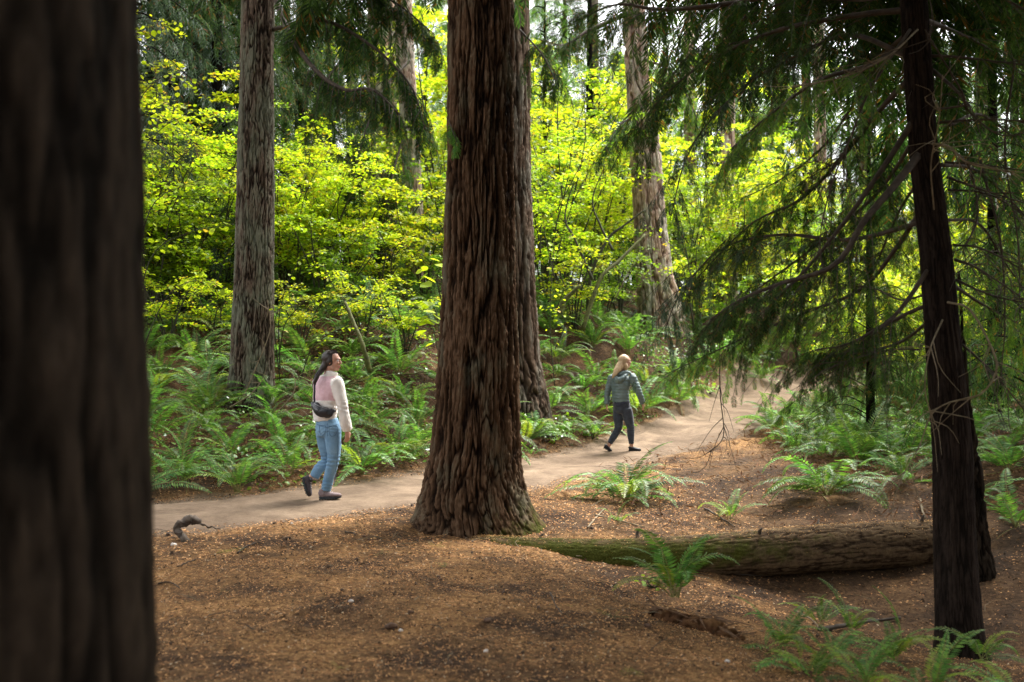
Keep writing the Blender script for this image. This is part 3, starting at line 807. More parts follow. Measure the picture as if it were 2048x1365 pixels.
limb_part(T_p2, b_p2, [(822, 230, 23.6), (790, 330, 22.8), (770, 430, 22.3), (760, 520, 22)], .035, .008, 9, twig_len=.8, ntw=34, per=6, drop=.8, sscale=1.4)
limb_part(T_p2, b_p2, [(815, 20, 23.6), (740, 60, 22.8), (660, 150, 22.2), (620, 240, 22)], .04, .008, 18, twig_len=1.0, ntw=36, per=6, drop=.8, sscale=1.4)
limb_part(T_p2, b_p2, [(838, 420, 23.7), (850, 450, 23), (885, 480, 22.4)], .02, .006, 19, twig_len=.6, ntw=18, per=5, drop=.7, sscale=1.3, mat='needle_bright')
limb_part(T_main, b_main, [(1040, 60, 10.6), (1085, 110, 10.2), (1110, 160, 10.0)], .012, .004, 20, twig_len=.35, ntw=10, per=5, drop=.8, sscale=.8)
limb_part(T_main, b_main, [(897, 240, 10.1), (905, 262, 9.8), (915, 285, 9.7)], .006, .003, 21, twig_len=.12, ntw=4, per=4, drop=.8, sscale=.7, mat='needle_bright')
# limbs of the pinkish fir
limb_part(T_mid, b_mid, [(1275, 20, 25.8), (1180, 60, 24.8), (1130, 90, 24.4), (1080, 80, 24)], .06, .012, 22, twig_len=.9, ntw=26, per=5, drop=.5, sscale=1.3)
limb_part(T_mid, b_mid, [(1290, 120, 25.7), (1350, 150, 24.8), (1400, 250, 24.4)], .04, .012, 23, twig_len=.9, ntw=26, per=5, drop=.7, sscale=1.3, mat='needle_bright')
limb_part(T_mid, b_mid, [(1282, 230, 25.7), (1240, 250, 25), (1210, 300, 24.4)], .03, .01, 24, twig_len=.7, ntw=20, per=5, drop=.7, sscale=1.2, mat='needle_bright')

# ------------------------------------------------------------------ the dark cedar at right
T_ced, b_ced, pr_ced = tree('cedar_tree', [(-80, 1820, 25), (0, 1827, 26), (300, 1846, 27), (500, 1871, 30), (690, 1887, 33), (900, 1905, 37), (1100, 1910, 39), (1250, 1918, 43), (1330, 1922, 50)], 7.2, M['cedar'],
    'dark slender cedar with stringy bark and many bare and leafy limbs at the right', 'tree',
    top=10, ntheta=110, dz=0.014, feat=0.03, depth=0.006, stretch=0.06, lobes=[(-.4, .2, 3), (PI, .2, 3)], flare_h=.12, seed=73, taper_top=.5)
# leafy limbs reaching left (pixel path, distance)
leafy = [
    ([(1815, -40, 7.2), (1700, -60, 7.0), (1500, 0, 6.9), (1330, 20, 7.0), (1230, 10, 7.2), (1130, 55, 7.4)], .03, 11, dict(ntw=46, twig_len=.45, sscale=.62, per=7)),
    ([(1820, 20, 7.2), (1720, 30, 7.4), (1560, 60, 7.7), (1420, 120, 8.0), (1330, 190, 8.2), (1260, 270, 8.4)], .026, 12, dict(ntw=52, twig_len=.5, sscale=.62, per=7)),
    ([(1825, 80, 7.2), (1740, 130, 7.0), (1640, 160, 6.8), (1540, 230, 6.8), (1460, 300, 6.8)], .022, 13, dict(ntw=44, twig_len=.45, sscale=.6, per=7)),
    ([(1828, 150, 7.2), (1760, 220, 7.6), (1680, 320, 8.0), (1600, 400, 8.3), (1500, 450, 8.6), (1390, 560, 9.0)], .026, 14, dict(ntw=54, twig_len=.5, sscale=.65, per=7, mat='needle')),
    ([(1835, 230, 7.2), (1770, 330, 7.1), (1700, 430, 7.0), (1620, 530, 7.0), (1560, 590, 7.0), (1500, 650, 7.1)], .024, 15, dict(ntw=44, twig_len=.42, sscale=.58, per=6)),
    ([(1845, 300, 7.2), (1790, 370, 6.9), (1730, 440, 6.7), (1670, 530, 6.6), (1560, 568, 6.6), (1480, 600, 6.6), (1420, 640, 6.7)], .032, 16, dict(ntw=44, twig_len=.4, sscale=.55, per=6, start=.3)),
    ([(1855, 400, 7.2), (1790, 500, 7.6), (1720, 580, 8.0), (1600, 630, 8.4), (1480, 680, 8.8), (1330, 750, 9.4)], .022, 17, dict(ntw=48, twig_len=.45, sscale=.62, per=6, start=.25)),
    ([(1870, 520, 7.2), (1800, 620, 7.0), (1750, 660, 6.9), (1690, 690, 6.9), (1630, 700, 7.0)], .018, 18, dict(ntw=30, twig_len=.38, sscale=.5, per=6, start=.3)),
    ([(1880, 600, 7.2), (1790, 640, 7.5), (1700, 700, 7.8), (1620, 730, 8.1)], .018, 19, dict(ntw=26, twig_len=.42, sscale=.55, per=6, start=.2)),
    ([(1830, 120, 7.2), (1700, 70, 7.8), (1600, 110, 8.4), (1480, 180, 9.0), (1380, 300, 9.4), (1340, 440, 9.6)], .022, 20, dict(ntw=44, twig_len=.5, sscale=.68, per=6, mat='needle_blue')),
    ([(1860, 440, 7.2), (1700, 480, 7.8), (1560, 470, 8.4), (1440, 500, 9.0), (1360, 590, 9.4), (1330, 660, 9.6)], .02, 21, dict(ntw=40, twig_len=.5, sscale=.68, per=6, mat='needle_blue')),
    ([(1820, -70, 7.2), (1740, -80, 7.8), (1640, -30, 8.2), (1560, 70, 8.4)], .02, 31, dict(ntw=40, twig_len=.55, sscale=.65, per=7)),
    ([(1822, 60, 7.2), (1760, 120, 7.8), (1700, 220, 8.4), (1640, 300, 8.8), (1560, 360, 9.2), (1480, 400, 9.6)], .018, 33, dict(ntw=40, twig_len=.45, sscale=.6, per=6)),
    ([(1818, -20, 7.2), (1730, 0, 8.0), (1600, 0, 9.0), (1480, 40, 9.6), (1380, 110, 10.0), (1310, 200, 10.2)], .02, 34, dict(ntw=44, twig_len=.5, sscale=.65, per=6)),
    ([(1840, 260, 7.2), (1760, 380, 7.8), (1660, 470, 8.4), (1540, 560, 9.0), (1430, 640, 9.4)], .018, 35, dict(ntw=40, twig_len=.42, sscale=.58, per=6)),
    ([(1850, 350, 7.2), (1800, 420, 7.8), (1740, 560, 8.4), (1690, 680, 8.8)], .014, 36, dict(ntw=30, twig_len=.42, sscale=.58, per=6)),
    ([(1882, 620, 7.2), (1810, 680, 7.6), (1750, 700, 8.0), (1700, 710, 8.3), (1650, 715, 8.6)], .014, 38, dict(ntw=26, twig_len=.3, sscale=.45, per=5)),
    ([(1900, 250, 7.3), (1960, 230, 8.0), (2030, 280, 8.4), (2090, 350, 8.6)], .014, 39, dict(ntw=30, twig_len=.45, sscale=.58, per=6)),
    ([(1890, 440, 7.3), (1960, 450, 8.0), (2020, 540, 8.4), (2080, 620, 8.6)], .014, 37, dict(ntw=30, twig_len=.45, sscale=.58, per=6)),
    # right-hand side
    ([(1850, -30, 7.2), (1930, -40, 7.0), (2030, 10, 6.9), (2120, 60, 6.8)], .02, 22, dict(ntw=34, twig_len=.45, sscale=.55, per=6)),
    ([(1850, 40, 7.2), (1900, 60, 7.6), (1980, 100, 7.9), (2080, 180, 8.1)], .02, 23, dict(ntw=36, twig_len=.5, sscale=.6, per=6)),
    ([(1880, 330, 7.2), (1950, 340, 7.7), (2020, 400, 8.0), (2090, 480, 8.2)], .018, 24, dict(ntw=30, twig_len=.5, sscale=.58, per=6)),
    ([(1890, 560, 7.2), (1950, 600, 7.7), (2010, 640, 8.0), (2080, 720, 8.2)], .016, 25, dict(ntw=24, twig_len=.45, sscale=.55, per=6)),
]
for pix, r0, sd, kw in leafy:
    kw = dict(kw); kw.setdefault('drop', .6); kw['ntw'] = int(kw['ntw'] * .52); kw['sscale'] *= .9; kw['twig_len'] *= 2.1; kw['per'] += 3; kw['drop'] = .38; kw['mat'] = kw.get('mat') or ('needle', 'needle_bright', 'needle', 'needle')[sd % 4]
    limb_part(T_ced, b_ced, pix, r0, .004, sd, **kw)
bare = [
    ([(1860, 112, 7.2), (1930, 116, 7.0), (2060, 132, 6.8)], .014, 41, 'twig', 5),
    ([(1865, 140, 7.2), (1900, 170, 7.0), (1925, 195, 6.9), (1940, 225, 6.9), (2000, 270, 6.8), (2070, 262, 6.8)], .014, 42, 'twig', 6),
    ([(1875, 246, 7.2), (1960, 240, 7.0), (2080, 243, 6.8)], .013, 43, 'twig', 5),
    ([(1870, 218, 7.1), (1905, 215, 6.9), (1930, 200, 6.8), (1880, 110, 6.6), (1850, 60, 6.5)], .010, 44, 'twig', 4),
    ([(1865, 288, 7.05), (1900, 295, 6.9), (1945, 330, 6.8), (2080, 350, 6.7)], .010, 45, 'pale_twig', 6),
    ([(1890, 325, 7.2), (1960, 330, 7.0), (2080, 345, 6.8)], .010, 46, 'twig', 6),
    ([(1895, 355, 7.2), (1950, 375, 7.0), (2060, 410, 6.8)], .012, 47, 'twig', 6),
    ([(1897, 380, 7.2), (1980, 390, 7.0), (2080, 450, 6.8)], .010, 48, 'twig', 6),
    ([(1905, 300, 7.3), (1940, 340, 7.4), (1955, 430, 7.4), (1930, 490, 7.3), (1905, 505, 7.3)], .012, 49, 'twig', 5),
    ([(1910, 520, 7.2), (1960, 540, 7.0), (2080, 620, 6.8)], .013, 50, 'twig', 8),
    ([(1912, 560, 7.2), (1980, 590, 7.0), (2070, 610, 6.9)], .010, 51, 'twig', 6),
    ([(1905, 490, 7.2), (1970, 500, 7.0), (2080, 560, 6.9)], .010, 52, 'twig', 6),
    ([(1895, 605, 7.05), (1940, 620, 6.9), (1985, 700, 6.8), (1992, 745, 6.8), (1960, 790, 6.8), (1900, 805, 6.9), (1862, 830, 6.9), (1840, 890, 6.9), (1812, 940, 6.9), (1790, 985, 7.0)], .009, 53, 'pale_twig', 9),
    ([(1868, 420, 7.1), (1862, 330, 6.9), (1878, 240, 6.7), (1885, 150, 6.6)], .006, 54, 'pale_twig', 6),
    ([(1925, 690, 7.2), (1990, 750, 7.0), (2080, 860, 6.9)], .010, 55, 'twig', 8),
    ([(1850, 590, 7.2), (1800, 600, 7.4), (1740, 575, 7.7), (1660, 580, 8)], .009, 56, 'twig', 8),
    ([(1840, 700, 7.2), (1780, 700, 7.0), (1700, 720, 6.8), (1640, 745, 6.7)], .008, 57, 'twig', 10),
    ([(1885, 640, 7.05), (1860, 700, 6.8), (1850, 780, 6.8), (1870, 850, 6.9)], .006, 58, 'pale_twig', 6),
    ([(1820, 60, 7.1), (1740, 180, 6.8), (1690, 300, 6.7), (1650, 340, 6.7)], .012, 59, 'twig', 10),
    ([(1690, 300, 6.75), (1660, 380, 6.7), (1640, 480, 6.7), (1650, 560, 6.7)], .007, 60, 'twig', 10),
    ([(1440, 640, 9.0), (1440, 780, 9.0), (1447, 870, 9.0), (1420, 905, 9.0)], .006, 61, 'twig', 5),
    ([(1835, 60, 7.1), (1780, 110, 6.8), (1700, 150, 6.6), (1560, 180, 6.5)], .008, 62, 'pale_twig', 8),
    ([(1960, 320, 7.6), (2000, 480, 7.6), (2010, 640, 7.7), (2000, 760, 7.7)], .012, 63, 'twig', 8),
    ([(2030, 120, 7.6), (2010, 300, 7.6), (2035, 480, 7.7), (2040, 640, 7.7)], .010, 64, 'twig', 8),
]
for pix, r0, sd, wd, nt in bare:
    limb_part(T_ced, b_ced, pix, r0, .0035, sd, wood=wd, bare=True, ntw=nt * 2)
# broken dark snag standing behind it
Ysn = 8.9
me, bs, _ = trunk_mesh('snag', [(800, 1932, 7), (850, 1937, 12), (950, 1945, 17), (1050, 1952, 20), (1110, 1957, 24), (1150, 1959, 30)], Ysn, M['dark_bark'], top=1.25, ntheta=70, dz=.02, feat=.06, depth=.02, stretch=.2, seed=81, taper_top=.1)
obj('tree_snag', me, label='black rotten snag leaning just behind the base of the cedar', cat='snag', loc=bs)

# high crowns above the picture: they shade the place as in the photograph
def high_crown(t, pbase, pr, z0, z1, n, s0, s1, key, seed, az_rng=(0, 6.283)):
    r = np.random.RandomState(seed)
    for k in range(n):
        z = z0 + (z1 - z0) * (k + r.uniform(0, 1)) / n
        cx, rad = axis_at(pr, min(z, pr[0][-1]))
        az = r.uniform(*az_rng)
        s = s0 + (s1 - s0) * (k / n)
        o = add_bough(t, pbase, (cx + math.cos(az) * .1, pbase[1] + math.sin(az) * .1, z), az, r.uniform(-.1, .25), s * r.uniform(.8, 1.15), key)
high_crown(T_near, b_near, pr_near, 4.6, 13, 18, 2.1, 1.2, 'dark', 1)
high_crown(T_main, b_main, pr_main, 7.5, 17, 26, 2.4, 1.4, 'dark', 2)
high_crown(T_back, b_back, pr_back, 10.5, 17, 9, 2.4, 1.4, 'dark', 3)
high_crown(T_left, b_left, pr_left, 9, 18, 10, 2.2, 1.4, 'dark', 4)
high_crown(T_ced, b_ced, pr_ced, 4.9, 10, 34, 2.1, 1.2, 'dark', 5)
for i, (X, Y, s_, v) in enumerate([(-5.5, -5.0, .95, 0), (4.4, -4.5, 1.0, 1), (0.2, -7.5, 1.2, 0), (-8, 1.5, 1.0, 1), (7.0, 4.6, 1.0, 0), (5.2, .4, .9, 1), (8.4, 8.9, 1.0, 1), (10.4, 13.2, 1.0, 0), (-7, -8, 1.2, 1), (8, -8, 1.2, 0)]):  # trees out of view, added to darken the foreground and right side
    t = thing('hemlock_tree', 'large dark hemlock added outside the picture near the viewer for its shade', 'tree', (X, Y, h1(X, Y)), 'unseen hemlocks added around the viewer for shade', rz=i * 1.3)
    t.scale = (s_,) * 3
    cm = CON['dark'][v]; obj('trunk', cm[0], t); obj('crown', cm[1], t, kind='stuff')

# ------------------------------------------------------------------ fallen log
lp = np.array([P(950, 1106, 9.7), P(1010, 1112, 9.55), P(1240, 1119, 9.3), P(1500, 1106, 9.25), P(1700, 1093, 9.3), P(1880, 1086, 9.5), P(1915, 1085, 9.55)])
lr = np.array([.165, .18, .195, .203, .205, .203, .20])
A = catmull(np.column_stack([lp, lr]), 420); LPp, LR = A[:, :3], A[:, 3]
nth = 130
Tt = unit(np.gradient(LPp, axis=0)); Ss = unit(np.cross(Tt, [0, 0, 1])); Uu = np.cross(Ss, Tt)
th = np.linspace(0, 2 * PI, nth, endpoint=False)
TH, SS = np.meshgrid(th, np.linspace(0, 4.6, 420))
qx, qy, qz = np.cos(TH) * .2 / .035, np.sin(TH) * .2 / .035, SS / .035 * .22
a = np.abs(fbm(qx, qy, qz, 91, 3)); plate = sstep(0, .35, a)
fine = fbm(qx * 3, qy * 3, SS / .02, 93, 3)
RRl = LR[:, None] * (1 + .06 * vnoise(np.cos(TH), np.sin(TH), SS * 1.5, 95)) + .007 * (plate - .6) + .005 * fine
Vl = LPp[:, None, :] + RRl[..., None] * (np.cos(TH)[..., None] * Ss[:, None, :] + np.sin(TH)[..., None] * Uu[:, None, :])
i = np.arange(419)[:, None] * nth; j = np.arange(nth)[None, :]; j2 = (j + 1) % nth
Fl = np.stack([i + j, i + j2, i + nth + j2, i + nth + j], -1).reshape(-1, 4)
upn = np.sin(TH)
moss = np.clip(.9 * np.exp(-((SS - 1.0) / 1.5) ** 2) * sstep(-.9, .1, upn) * (1 - .5 * sstep(.55, .95, upn)), 0, 1) + .12
base = LPp.mean(0)
LOG = thing('fallen_log', 'long mossy fallen log bridging the dark hollow below the path', 'log', base)
obj('bark', mesh_np('bark', [(Vl.reshape(-1, 3) - base, Fl, 0)], [M['log']], True, {'ridge': np.clip(plate * .8 + .2 * fine, 0, 1).ravel(), 'moss': moss.ravel()}), LOG)
sb = MB()
for k_, a_, l_ in ((150, 1.9, .10), (215, 1.2, .07), (262, 2.3, .12), (330, 1.5, .09), (95, 2.0, .06)):
    dd = math.cos(a_) * Ss[k_] + math.sin(a_) * Uu[k_]; p_ = LPp[k_] + dd * LR[k_] * .9 - base
    sb.tube([p_, p_ + dd * l_ * .6, p_ + dd * l_ + Tt[k_] * .02], [.022, .015, .009], n=7, seg=8)
obj('branch_stub', sb.mesh('branch_stub', [M['twig']]), LOG)
# needles lying on the log top
r = np.random.RandomState(5); k = 5200
ii = r.randint(0, 420, k); aa = np.clip(r.normal(PI / 2, .5, k), .1, PI - .1)
pp = LPp[ii] + (LR[ii] * 1.04 + .004)[:, None] * (np.cos(aa)[:, None] * Ss[ii] + np.sin(aa)[:, None] * Uu[ii]) + Tt[ii] * r.uniform(-.01, .01, k)[:, None]
V, F = scatter(DV, DF, pp - base, rotm(r.uniform(-.5, .5, k), r.uniform(-.4, .4, k), r.uniform(0, 6.3, k)), np.column_stack([r.uniform(.01, .035, k), r.uniform(.003, .006, k), np.ones(k) * .02]))
obj('fallen_needles', mesh_np('fallen_needles', [(V, F, 0)], [M['litter']], False), LOG, kind='stuff')
# ------------------------------------------------------------------ broadleaf shrubs (layered yellow-green leaves)
LFV = np.array([[0, 0, 0], [.22, -.34, .05], [.62, -.42, .04], [1, 0, -.08], [.62, .42, .04], [.22, .34, .05]])
LFF = np.array([[0, 1, 2, 3], [0, 3, 4, 5]])
def maple_variant(seed, H_, W_, nstem=6, nbr=9, nleaf=115, leaf=.08, low=.3, top_bias=1.0):
    r = np.random.RandomState(seed)
    wood = MB(); pos = []
    for s in range(nstem):
        az = s * 2 * PI / nstem + r.uniform(-.5, .5)
        d = np.array([math.cos(az), math.sin(az), 0]); w = W_ * .5 * r.uniform(.35, .9); h = H_ * r.uniform(.7, 1.0)
        st = catmull([[0, 0, -.2], d * w * .25 + [0, 0, h * .35], d * w * .6 + [r.uniform(-.2, .2), r.uniform(-.2, .2), h * .72], d * w * 1.05 + [0, 0, h]], 22)
        wood.tube(st, np.linspace(.028, .006, 22), n=5)
        for b in range(nbr):
            t = low + (1 - low) * (b + r.uniform(0, 1)) / nbr
            p = st[min(21, int(t * 21))]
            a2 = r.uniform(0, 2 * PI); ln = r.uniform(.5, 1.35) * W_ / 4.5 * (1.2 - .5 * t)
            e = np.array([math.cos(a2), math.sin(a2), 0])
            br = catmull([p, p + e * ln * .5 + [0, 0, .12 * ln], p + e * ln + [0, 0, .0]], 7)
            wood.tube(br, np.linspace(.008, .002, 7), n=3, cap=False)
            n = int(nleaf * r.uniform(.7, 1.2))
            u = r.uniform(.12, 1.08, n); side = r.normal(0, .26, n) * (1.1 - .5 * u) * ln
            side = np.round(side / .1) * .1 + r.normal(0, .025, n)
            q = br[0] + (br[-1] - br[0]) * u[:, None] + np.cross(e, [0, 0, 1])[None] * side[:, None]
            q[:, 2] += .12 * ln * np.sin(PI * np.clip(u, 0, 1)) - .10 * np.abs(side) + r.normal(0, .035, n)
            pos.append(q)
    pos = np.vstack(pos); pos = pos[vnoise(pos[:, 0] * 1.6, pos[:, 1] * 1.6, pos[:, 2] * 3.2, seed) > -.28]; n = len(pos)
    V, F = scatter(LFV, LFF, pos, rotm(r.normal(0, .35, n), r.normal(.12, .3, n), r.uniform(0, 2 * PI, n)), leaf * r.uniform(.6, 1.25, n))
    return wood.mesh('stem', [M['maple_stem']]), mesh_np('foliage', [(V, F, 0)], [M['maple']], False), mesh_np('foliage_green', [(V, F, 0)], [M['maple_green']], False)
MAP = [maple_variant(201, 4.6, 4.6), maple_variant(202, 5.4, 5.0, 7), maple_variant(203, 3.6, 4.4, 6), maple_variant(204, 4.2, 5.4, 7), maple_variant(205, 2.2, 3.2, 5, 8, 60, .075, low=.3)]
leafme = {k: mesh_np('leaf', [(LFV, LFF, 0)], [M['maple_leaf' if k == 'maple' else 'maple_green_leaf']], False) for k in ('maple', 'maple_green')}
def shrub(px, Y, var, s, label, group=None, green=False, rz=None, sink=0.0):
    X = (px - 1024) / FPX * Y
    t = thing('vine_maple', label, 'shrub', (X, Y, h1(X, Y) - sink), group, rz=(px * 2.3 + Y) % 6.28 if rz is None else rz)
    t.scale = (s, s, s)
    m = MAP[var % 5]
    green = green or int(px * 7 + Y * 3) % 5 == 0
    obj('stem', m[0], t); obj('foliage', m[2] if green else m[1], t, kind='stuff')
    return t
rs = np.random.RandomState(77)
G1 = 'yellow-green vine maples left of the grey fir'
for i, (px, Y, v, s) in enumerate(SP := [(300, 18.5, 0, .85), (360, 19.5, 3, .9), (420, 20, 1, .75), (250, 21, 1, 1.1), (330, 22, 0, .9), (230, 19, 3, 1.0), (450, 23.5, 2, .95), (400, 19.2, 4, 1.1), (290, 19, 4, 1.2), (335, 17.3, 4, .7), (430, 17.8, 4, .6)]):
    shrub(px, Y, v, s, 'vine maple left of the grey-brown fir, ' + ordinal(SP, i) + ' of the glowing row', G1)
G2 = 'yellow-green vine maples between the grey fir and the centre trunk'
for i, (px, Y, v, s) in enumerate(SP := [(590, 20.5, 2, .85), (640, 21.5, 3, .8), (700, 22, 2, .9), (610, 23, 0, .9), (760, 23.5, 2, 1.0), (850, 22, 2, .9), (560, 20.5, 0, .85), (680, 26, 3, .9), (860, 27, 0, 1.2), (880, 31, 1, 1.5), (900, 25, 3, 1.0), (840, 33, 1, 1.6), (770, 20.5, 4, .9), (640, 20, 4, .9), (600, 17.6, 4, .6), (725, 18.3, 4, .65), (810, 18.2, 4, .6), (720, 34, 1, 1.0)]):
    shrub(px, Y, v, s, 'loose vine maple between grey-brown fir and centre trunk, ' + ordinal(SP, i), G2)
G3 = 'yellow-green vine maples between the centre trunk and the pinkish fir'
for i, (px, Y, v, s) in enumerate(SP := [(1090, 23, 0, .95), (1130, 25, 1, 1.0), (1180, 27, 3, 1.15), (1100, 29, 1, 1.3), (1230, 29, 0, 1.15), (1060, 33, 1, 1.45), (1200, 33, 3, 1.3), (1150, 22, 4, .9), (1240, 25, 4, 1.0), (1140, 37, 1, 1.3), (1105, 42, 1, 1.9), (1225, 43, 1, 2.0)]):
    shrub(px, Y, v, s, 'bright vine maple between the centre trunk and the pinkish fir, ' + ordinal(SP, i), G3)
G4 = 'yellow-green vine maples beyond the path at right'
for i, (px, Y, v, s) in enumerate(SP := [(1690, 22.5, 3, .8), (1810, 21, 2, 1.0), (1930, 19, 2, .95), (2050, 19, 0, .9), (1370, 28.5, 3, 1.0), (1420, 31, 1, 1.15), (1480, 29, 3, 1.05), (1340, 33, 0, 1.2), (1540, 33, 1, 1.15), (1600, 30, 3, 1.15), (1660, 34, 1, 1.2), (1720, 36, 3, 1.5), (1790, 32, 1, 1.3), (1860, 34, 0, 1.4), (1940, 30, 1, 1.2), (2010, 33, 3, 1.5), (2080, 28, 1, 1.2), (1440, 37, 0, 1.2), (1390, 44, 1, 2.0), (1500, 45, 1, 2.1), (1390, 26, 4, 1.0), (1580, 36, 3, 1.2), (1970, 38, 1, 1.5), (1850, 28, 3, 1.1), (1690, 29, 4, 1.3)]):
    shrub(px, Y, v, s, 'bright vine maple glowing behind the cedar limbs, ' + ordinal(SP, i), G4)
G5 = 'greener low shrubs on the fern bank'
for i, (px, Y, v, s) in enumerate(SP := [(330, 19, 4, .8), (690, 20, 4, .7), (440, 20.5, 4, .9), (900, 21, 4, .8), (1210, 23.5, 4, .8), (1450, 27, 4, .9), (1760, 23, 4, 1.0), (1930, 20, 4, 1.0), (2040, 22, 4, 1.2), (1600, 27, 4, .9), (1980, 26, 0, .9), (640, 30, 0, .8)]):
    shrub(px, Y, v, s, 'low mid-green shrub among the bank ferns, ' + ordinal(SP, i), G5, green=True)

# nearest sprays, leaf by leaf
def leafy_plant(name, label, cat, base, stems, leaf, nper, mat, seed, spread=.18, wood='maple_stem', jit=.35):
    r = np.random.RandomState(seed)
    t = thing(name, label, cat, base)
    w = MB(); cnt = 0
    for st in stems:
        L = catmull(st, 16)
        w.tube(L, np.linspace(.010, .002, 16), n=4)
        Tn = unit(np.gradient(L, axis=0))
        for k in range(nper):
            i = int(15 * (0.25 + .75 * (k + r.uniform(0, 1)) / nper)); i = min(i, 15)
            sd = unit(np.cross(Tn[i], [0, 0, 1])) * (1 if k % 2 else -1)
            off = sd * r.uniform(.02, spread) + Tn[i] * r.uniform(-.02, .06) + np.array([0, 0, r.normal(0, .02)])
            w.tube([L[i], L[i] + off], [.0015, .001], n=3, cap=False)
            o = obj('leaf', leafme[mat], t, loc=L[i] + off)
            o.rotation_euler = (r.normal(0, jit), r.normal(.15, jit), math.atan2(sd[1], sd[0]) + r.uniform(-.6, .6))
            s = leaf * r.uniform(.6, 1.2); o.scale = (s, s, s); cnt += 1
    obj('stem', w.mesh('stem', [M[wood]]), t)
    return t
def rel(b, pts): return [P(*q) - b for q in pts]
b = hit(262, 900, 8, 30); b = np.array([P(262, 0, 14.5)[0], 14.5, 0]); b[2] = h1(b[0], b[1])
leafy_plant('vine_maple', 'nearest vine maple spray with large round yellow leaves against the blurred dark trunk', 'shrub', b,
            [rel(b, [(262, 800, 14.5), (262, 400, 14.4), (270, 150, 14.3), (300, 40, 14.2)]), rel(b, [(262, 500, 14.4), (275, 300, 14.2), (320, 190, 14.0), (440, 150, 14)]),
             rel(b, [(262, 500, 14.4), (275, 330, 14.2), (350, 240, 14.0), (470, 235, 13.8)]), rel(b, [(262, 600, 14.4), (300, 420, 14), (380, 370, 13.8), (455, 380, 13.8)]),
             rel(b, [(262, 700, 14.4), (300, 520, 14), (380, 465, 13.8), (465, 450, 13.8)]), rel(b, [(262, 300, 14.4), (280, 200, 14.2), (340, 150, 14), (400, 190, 14)]),
             rel(b, [(262, 760, 14.4), (330, 600, 14), (400, 560, 13.8), (460, 580, 13.8)])], .085, 40, 'maple', 301, .22)
b = np.array([P(870, 0, 15.5)[0], 15.5, 0]); b[2] = h1(b[0], b[1])
leafy_plant('maple_sapling', 'maple sapling with big pale green leaves hugging the left side of the centre trunk', 'sapling', b,
            [rel(b, [(875, 800, 15.5), (880, 640, 15.4), (885, 520, 15.3)]), rel(b, [(880, 680, 15.4), (870, 620, 15.2), (845, 600, 15)]), rel(b, [(882, 600, 15.4), (870, 550, 15.2), (850, 520, 15)]), rel(b, [(880, 720, 15.4), (860, 640, 15.2), (835, 650, 15)])], .21, 9, 'maple', 302, .2)
b = np.array([P(600, 0, 15.8)[0], 15.8, 0]); b[2] = h1(b[0], b[1])
leafy_plant('vine_maple', 'low arching maple sprays reaching right from behind the grey fir', 'shrub', b,
            [rel(b, [(560, 760, 15.8), (550, 640, 15.6), (590, 600, 15.4), (650, 612, 15.3)]), rel(b, [(560, 700, 15.8), (575, 640, 15.6), (640, 590, 15.4), (740, 610, 15.3)]), rel(b, [(600, 760, 15.8), (630, 690, 15.4), (700, 655, 15.2), (770, 680, 15.2)]), rel(b, [(560, 740, 15.8), (560, 620, 15.4), (600, 520, 15.2), (660, 500, 15.2)])], .075, 34, 'maple', 303, .16)
b = np.array([P(1110, 0, 19.5)[0], 19.5, 0]); b[2] = h1(b[0], b[1])
leafy_plant('vine_maple', 'sparse young maple with small yellow leaves just right of the second trunk', 'shrub', b,
            [rel(b, [(1110, 780, 19.5), (1100, 620, 19.4), (1120, 400, 19.2), (1170, 150, 19)]), rel(b, [(1105, 640, 19.4), (1140, 560, 19.2), (1220, 470, 19)]), rel(b, [(1110, 560, 19.3), (1090, 470, 19.1), (1085, 420, 19)]), rel(b, [(1115, 420, 19.2), (1180, 300, 19.0), (1240, 250, 19)]),
             rel(b, [(1110, 700, 19.4), (1130, 640, 19.2), (1085, 610, 19)])], .075, 34, 'maple', 304, .2)
b = np.array([P(1330, 0, 23)[0], 23, 0]); b[2] = h1(b[0], b[1])
leafy_plant('vine_maple', 'maple branch crossing in front of the pinkish fir with scattered yellow leaves', 'shrub', b,
            [rel(b, [(1390, 660, 23), (1360, 520, 22.8), (1300, 460, 22.6), (1230, 470, 22.5)]), rel(b, [(1390, 600, 23), (1350, 400, 22.8), (1300, 350, 22.6), (1250, 360, 22.5)]), rel(b, [(1390, 600, 23), (1400, 450, 22.8), (1450, 360, 22.6)])], .085, 40, 'maple', 305, .25)

